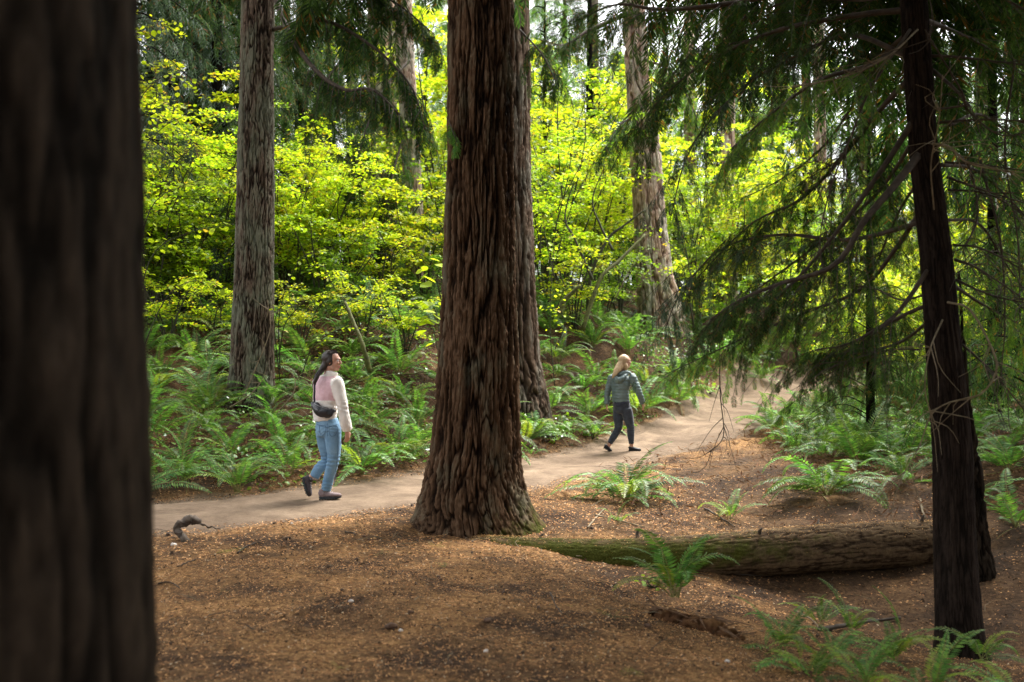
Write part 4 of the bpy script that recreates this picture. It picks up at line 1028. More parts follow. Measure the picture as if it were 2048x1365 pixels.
# dark crooked stems among the right-hand shrubs
for k, (pix, r0, lab) in enumerate([
    ([(1175, 690, 22), (1180, 560, 22), (1215, 480, 22), (1250, 450, 22), (1290, 420, 22)], .05, 'dark crooked stem forking left of the pinkish fir'),
    ([(1185, 560, 21.8), (1150, 480, 21.8), (1130, 430, 21.8), (1160, 330, 21.8)], .035, 'dark thin stem curving up left of the crooked fork'),
    ([(1225, 500, 21.5), (1200, 450, 21.5), (1185, 400, 21.5), (1210, 330, 21.5)], .03, 'dark twisting stem rising between the shrubs by the pinkish fir')]):
    w = MB(); pts = [P(*q) for q in pix]; w.tube(pts, np.linspace(r0, r0 * .3, len(pts)), n=7, seg=30)
    obj('shrub_stem', w.mesh('shrub_stem', [M['maple_stem']]), label=lab, cat='stem')
for k, (pix, r0, lab) in enumerate([
    ([(1118, 625, 20), (1130, 600, 20), (1160, 572, 20)], .07, 'short mossy broken stub poking up beside the second trunk'),
    ([(740, 745, 16.5), (725, 690, 16.5), (705, 640, 16.8), (690, 605, 17)], .045, 'bent mossy branch arching over the bank above the white-jacketed woman'),
    ([(1165, 660, 21), (1200, 560, 21.3), (1240, 520, 21.6), (1290, 470, 22)], .05, 'moss-covered leaning limb left of the pinkish fir')]):
    w = MB(); pts = [P(*q) for q in pix]; w.tube(pts, np.linspace(r0, r0 * .55, len(pts)), n=9, seg=24)
    V = w.V[0]; w.V[0] = V + unit(V - V.mean(0)) * 0.0 + 0.012 * np.stack([vnoise(V[:, 0] * 20, V[:, 1] * 20, V[:, 2] * 20, q) for q in (1, 2, 3)], 1)
    obj('mossy_branch', w.mesh('mossy_branch', [M['moss_wood']]), label=lab, cat='branch')
# pale dead twigs standing in front of the pinkish fir and the grey fir
for k, (pix, lab) in enumerate([
    ([(1255, 615, 20.5), (1285, 560, 20.3), (1320, 520, 20.2), (1352, 500, 20)], 'pale bare twig arching before the pinkish fir, upper one'),
    ([(1230, 600, 20.2), (1260, 540, 20), (1290, 505, 20), (1312, 495, 20)], 'pale bare twig slanting left of the pinkish fir'),
    ([(480, 810, 14.2), (510, 740, 14.1), (540, 660, 14.1), (535, 600, 14.1)], 'thin pale twig leaning against the foot of the grey fir'),
    ([(460, 815, 14.0), (500, 790, 13.9), (525, 760, 13.9), (530, 745, 13.9)], 'crooked pale twig in the ferns left of the grey fir foot'),
    ([(560, 820, 13.8), (585, 790, 13.8), (590, 760, 13.8), (575, 735, 13.8)], 'curled pale twig right of the grey fir foot')]):
    w = MB(); L = catmull([P(*q) for q in pix], 18); w.tube(L, np.linspace(.011, .003, 18), n=5)
    r = np.random.RandomState(k)
    for q in range(6):
        i = r.randint(5, 17); d = np.array([r.normal(0, 1), r.normal(0, .5), r.uniform(0, 1)]); d = unit(d) * r.uniform(.15, .45)
        w.tube([L[i], L[i] + d * .5 + r.normal(0, .03, 3), L[i] + d], [.005, .003, .0015], n=3, seg=6, cap=False)
    obj('bare_twig', w.mesh('bare_twig', [M['pale_twig']]), label=lab, cat='twig')

# ------------------------------------------------------------------ sword ferns
def frond_mesh(seed, L=1.0, rise=.55, droop=.9, W=.13, n=30, mat='fern', name='frond', twist=0.0):
    r = np.random.RandomState(seed)
    t = np.linspace(0, 1, 16)
    ang = rise - (rise + droop) * t ** 1.25
    dx = np.cos(ang) * L / 15; dz = np.sin(ang) * L / 15
    side = np.cumsum(np.full(16, r.uniform(-.012, .012)) * L)* t
    C = np.stack([np.concatenate([[0], np.cumsum(dx[:-1])]), side, np.concatenate([[0], np.cumsum(dz[:-1])])], 1)
    st = MB(); st.tube(C, np.linspace(.006, .0015, 16), n=3, cap=False)
    Vt, Ft = np.vstack(st.V), np.vstack(st.F4)
    pos, Rm, sc = [], [], []
    tg = unit(np.gradient(C, axis=0))
    for k in range(n):
        u = .14 + .86 * (k + .5) / n
        j = u * 15; j0 = min(14, int(j)); p = C[j0] * (1 - (j - j0)) + C[j0 + 1] * (j - j0)
        x = tg[j0]; y = unit(np.array([-x[1], x[0], 0])); z = np.cross(x, y)
        w = W * min(1, (u - .08) / .2) ** .7 * (1 - max(0, (u - .35) / .65)) ** .62 + .004
        for s in (-1, 1):
            a = 1.28 - .35 * u + r.uniform(-.06, .06)
            d = x * math.cos(a) + y * s * math.sin(a); d = unit(d - z * r.uniform(.05, .4))
            yy = unit(x - d * (x @ d)); zz = np.cross(d, yy)
            pos.append(p); Rm.append(np.stack([d, yy, zz], 1)); sc.append((w, L * .86 / n * .8, w))
    V, F = scatter(DV * [1, 1, 1], DF, np.array(pos), np.array(Rm), np.array(sc))
    return mesh_np(name, [(Vt, Ft, 1), (V, F, 0)], [M[mat], M['rachis']], False)
FR = [frond_mesh(1, 1, 1.25, .55), frond_mesh(2, 1, 1.05, .5), frond_mesh(3, 1, .85, .5), frond_mesh(4, 1, 1.4, .05, .12), frond_mesh(5, 1, .65, .5), frond_mesh(6, .9, 1.2, 1.0)]
FRA = [frond_mesh(11, 1, .95, 1.15), frond_mesh(12, 1, .7, 1.0), frond_mesh(13, .9, .45, .9), frond_mesh(14, 1, 1.15, 1.25)]
FRL = [frond_mesh(15, 1, 1.1, .7, .13, 15), frond_mesh(16, 1, .8, .9, .13, 15), frond_mesh(17, 1, .5, .8, .13, 15)]
FRY = [frond_mesh(7, 1, 1.0, .9, .12, mat='fern_yellow'), frond_mesh(8, 1, .6, .8, .12, mat='fern_yellow')]
FRD = [frond_mesh(9, .9, .1, 1.3, .07, 22, 'fern_dead', 'dead_frond'), frond_mesh(10, .9, -.1, .9, .06, 22, 'fern_dead', 'dead_frond')]
def fern(loc, size, n, label, group=None, seed=0, ndead=2, young=0.12, upright=0.0, azr=None, arch=.35, flat=0.0):
    r = np.random.RandomState(seed)
    t = thing('sword_fern', label, 'fern', loc, group)
    az0 = r.uniform(0, 6.28)
    for k in range(n + ndead):
        dead = k >= n
        if dead: me = FRD[r.randint(2)]; nm = 'dead_frond'
        elif r.rand() < young: me = FRY[r.randint(2)]; nm = 'frond'
        elif r.rand() < arch: me = FRA[r.randint(4)]; nm = 'frond'
        else: me = FR[r.randint(len(FR))]; nm = 'frond'
        o = obj(nm, me, t, loc=(r.normal(0, .02), r.normal(0, .02), 0.02))
        az = az0 + k * 2.399 + r.uniform(-.25, .25)
        if azr is not None: az = r.uniform(*azr)
        o.rotation_euler = (r.normal(0, .22), -(r.uniform(-.15, .25) + upright - flat) if not dead else .1, az)
        s = size * r.uniform(.7, 1.1); o.scale = (s, s, s)
    return t
def joined_fern(seed):
    r = np.random.RandomState(seed)
    Vs, Fs, off = [], [], 0
    for k in range(14):
        me = FRL[r.randint(3)]
        v = np.empty(len(me.vertices) * 3, np.float32); me.vertices.foreach_get('co', v); v = v.reshape(-1, 3).astype(float)
        l = np.empty(len(me.loops), np.int32); me.loops.foreach_get('vertex_index', l); l = l.reshape(-1, 4)
        R = rotm(r.normal(0, .2), r.uniform(-.3, .1), k * 2.4 + r.uniform(-.3, .3))[0]
        v = v @ R.T * r.uniform(.7, 1.1)
        Vs.append(v); Fs.append(l + off); off += len(v)
    return mesh_np('fronds', [(np.vstack(Vs), np.vstack(Fs), 0)], [M['fern']], False)
JF = [joined_fern(s) for s in range(4)]

# named ferns that stand out (pixel of the root, size, fronds)
named = [
    ((1350, 1200), .72, 15, 'crisp fern in front of the log, just above the rotten wood chunk', .2, 0, -6.9),
    ((1255, 1005), 1.1, 28, 'lone big fern on the bank directly below the woman in the padded jacket', .06, 4, None),
    ((1238, 1052), .34, 6, 'tiny low fern tucked behind the log left of its middle', .1, 0, None),
    ((1460, 1045), .55, 8, 'small sparse fern behind the middle of the log', .3, 1, None),
    ((1655, 995), 1.15, 24, 'dark drooping fern on the bank between the log and the pale path bend', .0, 3, None),
    ((1745, 905), 1.4, 26, 'large dark fern with brown dead fronds left of the cedar trunk', .15, 5, None),
    ((1590, 880), .5, 7, 'yellowish small fern at the lower path edge near its bright bend', .7, 1, None),
    ((1640, 1235), .5, 6, 'thin young fern in the hollow below the log', .5, 0, 7.8),
    ((1700, 1215), .5, 5, 'upright thin fern just left of the cedar in the hollow', .5, 0, 7.6),
    ((1560, 1290), .5, 9, 'low spreading fern at the lower right below the rotten wood', .2, 0, 6.3),
    ((1660, 1320), .5, 10, 'bushy fern near the bottom edge right of the mound', .1, 0, 5.9),
    ((1730, 1390), .5, 10, 'fern cut by the bottom edge left of the cedar foot', .2, 0, 5.4),
    ((1860, 1390), .5, 9, 'fern cut by the bottom edge in front of the cedar foot', .2, 0, 5.5),
    ((2030, 1370), .5, 8, 'fern at the bottom right corner', .2, 0, 5.8),
    ((1520, 760), .85, 18, 'full dark fern overhanging the uphill edge of the path bend', .05, 2, None),
    ((1185, 700), .95, 18, 'tall upright fern clump right of the second trunk', .15, 2, None),
    ((1115, 760), .7, 14, 'pale green fern beside the mossy root flare', .1, 2, None),
    ((1240, 800), .7, 13, 'arching fern right behind the woman in the padded jacket', .1, 2, None),
    ((1065, 915), .4, 5, 'small fern sprouting at the uphill path edge beside the centre trunk', .1, 1, None),
    ((470, 955), .72, 14, 'broad bright fern at the path edge left of the white-jacketed woman', .15, 1, None),
    ((370, 975), .7, 14, 'low fern at the path edge beside the blurred near trunk', .1, 2, None),
    ((690, 930), .5, 9, 'small drooping fern behind the legs of the white-jacketed woman', .1, 1, None),
    ((640, 860), .5, 7, 'single-tiered fern left of the jeans of the white-jacketed woman', .1, 1, None),
    ((1790, 1335), .5, 9, 'young fern just left of the cedar foot', .2, 0, -6.4),
    ((1620, 1375), .5, 10, 'fern touching the bottom edge at the right rim of the mound', .3, 0, -5.6),
    ((1965, 1330), .45, 8, 'small fern right of the cedar foot', .1, 0, -6.3),
    ((1950, 1010), .7, 10, 'dark fern right of the cedar trunk beside the snag', .05, 1, None),
    ((2030, 1060), .8, 12, 'blue-green fern at the right edge at log height', .0, 1, None),
]
fern_xy = []
for i, ((px, py), sz, n, lab, yg, nd, Yf) in enumerate(named):
    if Yf is None: q = hit(px, py)
    elif Yf < 0: q = P(px, py, -Yf)
    else: q = P(px, py, Yf); q[2] = h1(q[0], q[1])
    fern(q, sz, n, lab, seed=500 + i, ndead=nd, young=yg, upright=.25 if 'upright' in lab or 'young' in lab or 'crisp' in lab else 0, arch=.75 if i in (1, 4, 5, 14) else .35)
    fern_xy.append(q)

# the crowded fern banks
ROOTS = [(b_main, 1.0), (b_back, 1.1), (b_left, .55), (b_mid, .8), (b_p2, .4)]
r = np.random.RandomState(99)
cand = []
for Y in np.arange(11.0, 31, .05):
    sp = .72 if Y < 17 else (.8 if Y < 23 else 1.15)
    for _ in range(int(26 * .1 / sp * 6)):
        px = r.uniform(275, 2060); X = (px - 1024) / FPX * Y
        cand.append((X, Y + r.uniform(-.3, .3), sp * (.78 if (.2 < X < 7 and 16.5 < Y < 24.5) else 1.0)))
cand = np.array(cand); pdv = path_dist(cand[:, 0], cand[:, 1])
keep = []
for (X, Y, sp), pd in zip(cand, pdv):
    if abs(pd) < 1.25: continue
    if pd < 0 and not (X > 4.6 and Y > 11.5): continue
    if pd > 0 and pd < 1.7 and r.rand() < .5: continue
    if X > 4.3 and Y < 10.5: continue
    if any((X - b_[0]) ** 2 + (Y - b_[1]) ** 2 < (rad * .75) ** 2 for b_, rad in ROOTS): continue
    if any((X - q[0]) ** 2 + (Y - q[1]) ** 2 < (sp * .6) ** 2 for q in fern_xy): continue
    if any((X - q[0]) ** 2 + (Y - q[1]) ** 2 < sp ** 2 for q in keep[-400:]): continue
    keep.append((X, Y))
rest = keep[275:]; print('last', keep[min(274, len(keep) - 1)]); print('ferns', len(keep), len(rest), keep[-1]); keep = keep[:275]
Gf = {'L': ('sword ferns crowding the bank left of the centre trunk', 'sword fern in the crowded bank left of the huge centre trunk'),
      'R': ('sword ferns on the bank uphill of the path right of the centre trunk', 'sword fern in the bank between the centre trunk and the path bend'),
      'D': ('sword ferns in the shade around the cedar', 'shaded sword fern in the undergrowth around and behind the cedar'),
      'F': ('distant ferns high on the slope', 'small distant fern high on the slope under the shrubs')}
zs_ = H(np.array([k[0] for k in keep]), np.array([k[1] for k in keep]))
for i, ((X, Y), z) in enumerate(zip(keep, zs_)):
    px = 1024 + X / Y * FPX
    key = 'F' if Y > 22.5 else ('L' if px < 960 else ('D' if (px > 1560) else 'R'))
    g, lab = Gf[key]
    edge_ = path_dist([X], [Y])[0] < 2.6
    if key == 'L': lab = 'sword fern ' + ('low beside the path' if edge_ else 'up on the bank') + (', left of the grey-brown fir' if px < 505 else (', between the grey-brown fir and the woman with the bag' if px < 650 else ', between the woman with the bag and the centre trunk'))
    if key == 'R': lab = 'sword fern ' + ('at the uphill path edge' if edge_ else 'higher on the bank') + (', left of the woman in the padded jacket' if px < 1246 else ', right of the woman in the padded jacket')
    if key == 'D': lab = 'shaded sword fern ' + ('left of' if px < 1890 else 'right of') + ' the dark cedar trunk' + (', on the near side of the path' if X < 99 and path_dist([X], [Y])[0] < 0 else ', beyond the path')
    if key == 'F': lab = 'small distant fern high on the slope, ' + ('left of the grey-brown fir' if px < 505 else ('between the grey-brown fir and the centre trunk' if px < 960 else ('between the centre trunk and the pinkish fir' if px < 1310 else 'right of the pinkish fir')))
    if key == 'F':
        t = obj('sword_fern', JF[i % 4], label=lab, cat='fern', group=g, loc=(X, Y, z))
        t.rotation_euler = (0, 0, r.uniform(0, 6.28)); s = r.uniform(.75, 1.15); t.scale = (s, s, s)
    else:
        fern((X, Y, z), r.uniform(.75, 1.25) * (1.0 if X < 4 else .9), r.randint(11, 16), lab, g, seed=1000 + i, ndead=r.randint(2, 6), young=.12 if key != 'D' else .04)

Vs, Fs, off = [], [], 0
jv = []
for me in JF:
    v = np.empty(len(me.vertices) * 3, np.float32); me.vertices.foreach_get('co', v)
    l = np.empty(len(me.loops), np.int32); me.loops.foreach_get('vertex_index', l); jv.append((v.reshape(-1, 3).astype(float), l.reshape(-1, 4)))
rest = np.array(rest)[:330] if len(rest) else np.zeros((0, 2))
rest = rest[rest[:, 1] < 34]
zr = H(rest[:, 0], rest[:, 1])
for w_ in range(4):
    k = np.arange(len(rest)) % 4 == w_
    n = int(k.sum())
    if not n: continue
    V, F = scatter(jv[w_][0], jv[w_][1], np.column_stack([rest[k], zr[k]]), rotm(np.zeros(n), np.zeros(n), r.uniform(0, 6.3, n)), r.uniform(.8, 1.25, n))
    Vs.append(V); Fs.append(F + off); off += len(V)
if Vs: obj('distant_ferns', mesh_np('distant_ferns', [(np.vstack(Vs), np.vstack(Fs), 0)], [M['fern']], False), label='mass of small distant ferns high on the slope', kind='stuff')

# ------------------------------------------------------------------ small plants, litter, sticks
def field(n, xr, yr, seed, cond):
    r = np.random.RandomState(seed)
    X = r.uniform(*xr, n); Y = r.uniform(*yr, n)
    k = cond(X, Y, r)
    return X[k], Y[k], H(X[k], Y[k]), r
# needle and chip litter, densest near the viewer
def dens(X, Y, r):
    px = np.abs(X / Y * FPX) < 1250
    pd = np.abs(path_dist(X, Y))
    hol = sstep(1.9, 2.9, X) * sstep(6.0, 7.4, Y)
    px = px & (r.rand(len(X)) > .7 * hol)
    return px & ((pd > 1.0 + .25 * vnoise(X * 2, Y * 2, 0, 5)) | (r.rand(len(X)) < .10 + .25 * (pd > .6)))
chunks = []
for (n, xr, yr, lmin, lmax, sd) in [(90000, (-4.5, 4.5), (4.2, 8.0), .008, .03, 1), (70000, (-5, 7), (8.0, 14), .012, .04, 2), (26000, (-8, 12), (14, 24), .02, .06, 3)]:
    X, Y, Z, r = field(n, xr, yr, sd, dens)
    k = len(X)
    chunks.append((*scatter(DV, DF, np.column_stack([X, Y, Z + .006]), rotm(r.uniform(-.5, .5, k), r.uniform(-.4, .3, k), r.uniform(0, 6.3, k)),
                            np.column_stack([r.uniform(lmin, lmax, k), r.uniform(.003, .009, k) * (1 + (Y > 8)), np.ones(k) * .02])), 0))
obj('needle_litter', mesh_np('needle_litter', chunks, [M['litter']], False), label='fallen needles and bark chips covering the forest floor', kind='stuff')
# clods and crumbs of dark soil and cones
X, Y, Z, r = field(7000, (-4.5, 8), (4.3, 17), 21, lambda X, Y, r: (np.abs(path_dist(X, Y)) > 1.0) | (r.rand(len(X)) < .06))
k = len(X)
ico = MB(); ico.ell((0, 0, 0), (1, .8, .6), nu=5, nv=3)
IV, IF4, IF3 = np.vstack(ico.V), ico.F4[0] if ico.F4 else np.zeros((0, 4), int), ico.F3[0]
sc = r.uniform(.003, .010, k) * (1 + (r.rand(k) < .06) * 2.0)
Rr = rotm(r.uniform(0, 3, k), r.uniform(0, 3, k), r.uniform(0, 6, k)); ps = np.column_stack([X, Y, Z + .004])
V4, F4 = scatter(IV, IF4, ps, Rr, sc); V3, F3 = scatter(IV, IF3, ps, Rr, sc)
obj('soil_crumbs', mesh_np('soil_crumbs', [(V4, F4, 0), (V3, F3, 0)], [simple_mat('soil_crumb', (0.025, .015, .01), (.1, .06, .035), 30, bump=0)], True), label='dark crumbs of soil and cone scattered over the needles', kind='stuff')
X, Y, Z, r = field(26000, (-4.5, 6), (4.3, 12), 25, lambda X, Y, r: (np.abs(path_dist(X, Y)) > 1.1) & (fbm(X * 2.2, Y * 2.2, 0, 64, 3) > .15))
k = len(X)
V, F = scatter(DV, DF, np.column_stack([X, Y, Z + .012 + .012 * r.uniform(0, 1, k)]), rotm(r.normal(0, .5, k), r.normal(0, .4, k), r.uniform(0, 6.3, k)), np.column_stack([r.uniform(.02, .06, k), r.uniform(.003, .008, k), np.ones(k) * .04]))
obj('bark_chips', mesh_np('bark_chips', [(V, F, 0)], [leaf_mat('dark_chip', (.02, .012, .008), (.06, .034, .02), (.2, .12, .06), 0.0, .95, .1, 1.0, objvar=0)], False), label='dark chips and broken frond scraps lying in patches on the mound', kind='stuff')
# twigs strewn on the banks
tw = MB()
X, Y, Z, r = field(2600, (-7, 8.5), (5, 19), 22, lambda X, Y, r: (np.abs(path_dist(X, Y)) > 1.05))
for x, y, z in zip(X, Y, Z):
    if y < 8.8 and r.rand() < .72: continue
    a = r.uniform(0, 6.3); ln = r.uniform(.05, .3) * (1.0 if y > 8.8 else .6)
    d = np.array([math.cos(a), math.sin(a), r.uniform(-.1, .25)]); p = np.array([x, y, z + .012])
    q = p + d * ln; q[2] = max(q[2], z - .02)
    tw.tube([p, (p + q) / 2 + r.normal(0, .03 * ln * 3, 3) * [1, 1, .3] + [0, 0, .01], q], [r.uniform(.002, .005), .003, .0015], n=3, cap=False, m=r.randint(2))
obj('strewn_twigs', tw.mesh('strewn_twigs', [M['twig'], M['pale_twig']]), label='thin broken twigs strewn over the banks', kind='stuff')
# low leafy ground cover on the uphill bank
X, Y, Z, r = field(42000, (-8, 9), (12, 26), 23, lambda X, Y, r: (path_dist(X, Y) > 1.25) & (vnoise(X * .9, Y * .9, 0, 61) > -.25) & (np.abs(X / Y * FPX) < 1100))
k = len(X)
V, F = scatter(LFV, LFF, np.column_stack([X, Y, Z + .03 + .35 * r.uniform(0, 1, k) * np.clip(.5 + vnoise(X * 1.7, Y * 1.7, 0, 62), 0, 1)]), rotm(r.normal(0, .5, k), r.normal(.1, .45, k), r.uniform(0, 6.3, k)), r.uniform(.03, .075, k))
obj('ground_cover', mesh_np('ground_cover', [(V, F, 0)], [M['salal']], False), label='small glossy green leaves covering the uphill bank', kind='stuff')
# dead bracken mass low between ferns
X, Y, Z, r = field(24000, (-8, 9), (10.3, 23), 24, lambda X, Y, r: (path_dist(X, Y) > 1.2) | ((path_dist(X, Y) < -1.2) & (X > 1) & (Y > 10.3) & ((X > 4.2) | (r.rand(len(X)) < .35))))
k = len(X)
V, F = scatter(DV, DF, np.column_stack([X, Y, Z + r.uniform(.01, .16, k)]), rotm(r.normal(0, .6, k), r.normal(0, .5, k), r.uniform(0, 6.3, k)), np.column_stack([r.uniform(.06, .2, k), r.uniform(.01, .025, k), np.ones(k) * .1]))
obj('dead_leaf_litter', mesh_np('dead_leaf_litter', [(V, F, 0)], [M['fern_dead']], False), label='brown dead fern leaves lying between the living ferns', kind='stuff')

# small broadleaf plants at the foot of the bank
for i, (px, py, lab) in enumerate([(1135, 850, 'dark glossy seedling cluster just right of the mossy root flare'), (1110, 890, 'small round-leaved plant at the path edge right of the second trunk'), (1185, 880, 'little leafy plant at the path edge left of the woman in the padded jacket'),
                                   (1245, 868, 'little leafy plant behind the legs of the woman in the padded jacket'), (1310, 1180, 'three-leaved green sprig on the mound rim beside the crisp fern'), (1420, 790, 'leafy plant at the uphill path edge left of the bend')]):
    q = hit(px, py, 5, 40); rr_ = np.random.RandomState(i + 50)
    sc_ = q[1] / 17.0
    st = [[(0, 0, 0), (rr_.normal(0, .05), rr_.normal(0, .05), .1 * sc_), (rr_.normal(0, .15) * sc_, rr_.normal(0, .1), .2 * sc_)] for _ in range(4)]
    leafy_plant('leafy_plant', lab, 'plant', q, st, .09 * max(sc_, .6), 5, 'maple_green', 400 + i, .07 * sc_ + .02)

# mound details
def sprig(px, py, mat, lab, s=.1, seed=0):
    q = hit(px, py, 4, 20); r = np.random.RandomState(seed)
    n = 9
    V, F = scatter(*spray_template(seed + 5, 8, 1.0, .5), np.array([[0, 0, .15]] * 4), rotm(r.normal(0, .4, 4), r.uniform(-.7, .1, 4), r.uniform(0, 6.3, 4)), np.full(4, 1.0) * [1, .8, 1.1, .7])
    V = V * [1, 1, 1]
    obj('green_sprig', mesh_np('green_sprig', [(V * s, F, 0)], [M[mat]], False), label=lab, cat='sprig', loc=q)
for i, (px, py, mt, s, lab) in enumerate([(455, 1108, 'fern_yellow', .14, 'yellow-green sprig standing on the mound right of the driftwood root'), (760, 1112, 'needle_bright', .09, 'small dark green sprig on the mound in front of the path'), (892, 1140, 'needle_bright', .09, 'green sprig on the mound left of the centre trunk foot'),
                                          (870, 1096, 'fern_yellow', .1, 'yellow fern tip lying near the foot of the centre trunk'), (440, 1190, 'needle', .1, 'dark sprig lying on the mound below the yellow-green sprig'), (1228, 1240, 'needle_bright', .11, 'green tuft near the right rim of the mound'),
                                          (1145, 1218, 'needle_bright', .05, 'tiny green leaf tuft left of the rim tuft'), (680, 1345, 'fern_yellow', .07, 'yellowish sprig at the bottom edge of the mound'), (1275, 1350, 'fern_yellow', .1, 'yellow leaf scrap at the bottom right of the mound'), (1180, 1340, 'litter', .1, 'tan frond scrap at the bottom of the mound')]):
    sprig(px, py, mt, lab, s, i)
def stick(pix, r0, lab, mat='twig', name='fallen_stick', cat='stick', lift=.012, nn=6, seg=20, wob=.006):
    pts = []
    for px, py in pix:
        q = hit(px, py, 4, 30); q[2] += lift; pts.append(q)
    w = MB(); w.tube(pts, np.linspace(r0, r0 * .45, len(pts)), n=nn, seg=seg)
    V = w.V[0]; w.V[0] = V + wob * np.stack([vnoise(V[:, 0] * 30, V[:, 1] * 30, V[:, 2] * 30, q) for q in (1, 2, 3)], 1)
    return obj(name, w.mesh(name, [M[mat]]), label=lab, cat=cat)
stick([(475, 1112), (492, 1098), (510, 1091), (522, 1090)], .008, 'curved dark stick on the mound right of the yellow-green sprig')
stick([(318, 1172), (345, 1170), (360, 1182)], .007, 'bent thin twig on the mound near the blurred trunk')
stick([(355, 1140), (380, 1128), (400, 1122)], .006, 'short thin twig below the driftwood root')
stick([(690, 1068), (705, 1070), (712, 1073)], .010, 'short reddish stick at the lower path edge')
stick([(860, 1045), (900, 1062), (935, 1082)], .007, 'thin straight twig lying left of the centre trunk foot')
stick([(1175, 1060), (1200, 1030), (1210, 1020)], .010, 'pale stick leaning behind the left part of the log', 'pale_twig')
stick([(1190, 1035), (1240, 1045), (1290, 1058)], .011, 'long pale stick lying behind the log', 'pale_twig')
stick([(1410, 1020), (1440, 1040), (1470, 1058)], .012, 'dark stick pointing down to the log middle')
stick([(1840, 1010), (1845, 1030), (1850, 1045)], .016, 'pale broken stub by the log end next to the cedar', 'pale_twig', lift=.05)
stick([(1100, 1190), (1120, 1230), (1135, 1236)], .006, 'thin twig near the right rim of the mound')
stick([(1590, 1230), (1625, 1250), (1640, 1270)], .008, 'pale curled root in the dark hollow', 'pale_twig', lift=.03)
stick([(1640, 1265), (1720, 1250), (1800, 1240)], .022, 'dark branch lying in the hollow left of the cedar')
for k, (pix, r0, lab) in enumerate([([(700, 770), (760, 745), (850, 725)], .022, 'mossy fallen branch sloping up to the centre trunk, upper one'), ([(690, 800), (770, 780), (870, 770)], .018, 'mossy fallen branch behind the white-jacketed woman, lower one'), ([(560, 720), (620, 712), (700, 716)], .03, 'mossy fallen branch lying level behind the white-jacketed woman\'s head'),
                                    ([(730, 690), (790, 672), (880, 690)], .016, 'yellow-mossy fallen branch high on the left bank')]):
    stick(pix, r0, lab, 'moss_wood', 'mossy_branch', 'branch', lift=.22, wob=.012)
for i, (a, b2) in enumerate([((720, 850), (800, 800)), ((780, 870), (860, 835)), ((740, 740), (860, 700)), ((760, 700), (820, 760)), ((330, 830), (440, 800)), ((560, 830), (620, 860)), ((1120, 800), (1180, 770)), ((1340, 800), (1420, 760)), ((820, 730), (880, 660)), ((700, 660), (800, 640))]):
    stick([a, ((a[0] + b2[0]) / 2, (a[1] + b2[1]) / 2 - 8), b2], .009, 'thin dead branch lying among the ferns of the uphill bank', 'pale_twig' if i % 2 else 'twig', lift=.18).__setitem__('group', 'thin dead branches on the uphill bank')

# driftwood root at the left path edge
q = hit(362, 1085, 5, 20)
dr = thing('root_stub', 'gnarled grey root stub poking out of the ground at the left path edge', 'root', q)
w = MB()
s_ = q[1] / FPX
def rp(dx, dy, d=0): return np.array([dx * s_, d, -dy * s_])
w.tube([rp(12, 12), rp(4, -5), rp(-8, -16, .03), rp(-14, -28, .05), rp(-4, -34, .06), rp(6, -32, .08)], [.036, .04, .03, .026, .026, .018], n=14, seg=40)
w.tube([rp(-10, -28, .05), rp(6, -36, .1), rp(18, -34, .12), rp(28, -30, .14)], [.026, .044, .04, .018], n=14, seg=34)
w.tube([rp(24, -28, .12), rp(44, -20, .16), rp(66, -12, .2)], [.012, .009, .005], n=6, seg=12)
w.tube([rp(8, 0), rp(-4, 14), rp(-14, 20)], [.02, .014, .008], n=6, seg=10)
for i in range(len(w.V)):
    V = w.V[i]; w.V[i] = V + .02 * np.stack([fbm(V[:, 0] * 22, V[:, 1] * 22, V[:, 2] * 22, q_, 3) for q_ in (1, 2, 3)], 1)
obj('root', w.mesh('root', [simple_mat('weathered_root', (.03, .022, .017), (.13, .1, .075), 18, bump=.6)]), dr)
# rotten wood chunk along the rim of the mound
me_pts = [P(1300, 1214, 6.95), P(1360, 1233, 6.8), P(1430, 1252, 6.65), P(1490, 1272, 6.5)]
A = catmull(np.array([np.append(p_, rr_) for p_, rr_ in zip(me_pts, (.03, .075, .07, .02))]), 120)
w = MB(); w.tube(A[:, :3] - A[60, :3], A[:, 3], A[:, 3] * .7, n=40)
V = w.V[0]; D_ = fbm(V[:, 0] * 14, V[:, 1] * 22, V[:, 2] * 26, 71, 5)
w.V[0] = V + np.column_stack([0 * D_, -D_ * .03, D_ * .03 - .006])
M['rotten'] = simple_mat('splinter', (.05, .025, .014), (.2, .11, .055), 30, bump=.5)
me = w.mesh('rotten_wood', [bark_mat('rotten_wood', (.02, .01, .006), (.10, .05, .025), (.2, .11, .05), None, stretch=1.0)]); at = me.attributes.new('ridge', 'FLOAT', 'POINT'); at.data.foreach_set('value', np.clip(.6 + .5 * D_, 0, 1).astype(np.float32))
rw = np.random.RandomState(8); sp2 = MB()
for q in range(46):
    k_ = rw.randint(6, 112); c_ = A[k_, :3] + rw.normal(0, .028, 3) + [0, -.02, .012]; d_ = unit(A[min(119, k_ + 4), :3] - A[k_, :3] + rw.normal(0, .006, 3)); l_ = rw.uniform(.03, .11)
    sp2.tube([c_ - d_ * l_, c_ + [0, 0, .004], c_ + d_ * l_], [.003, rw.uniform(.006, .012), .002], [.002, .005, .002], n=5)
obj('wood_splinters', sp2.mesh('wood_splinters', [M['rotten']], False), label='loose splinters of reddish rotten wood along the rim of the mound', kind='stuff')
obj('rotten_wood', me, label='reddish rotten wood chunk half buried in the rim of the mound', cat='wood', loc=A[60, :3] - [0, 0, .03])
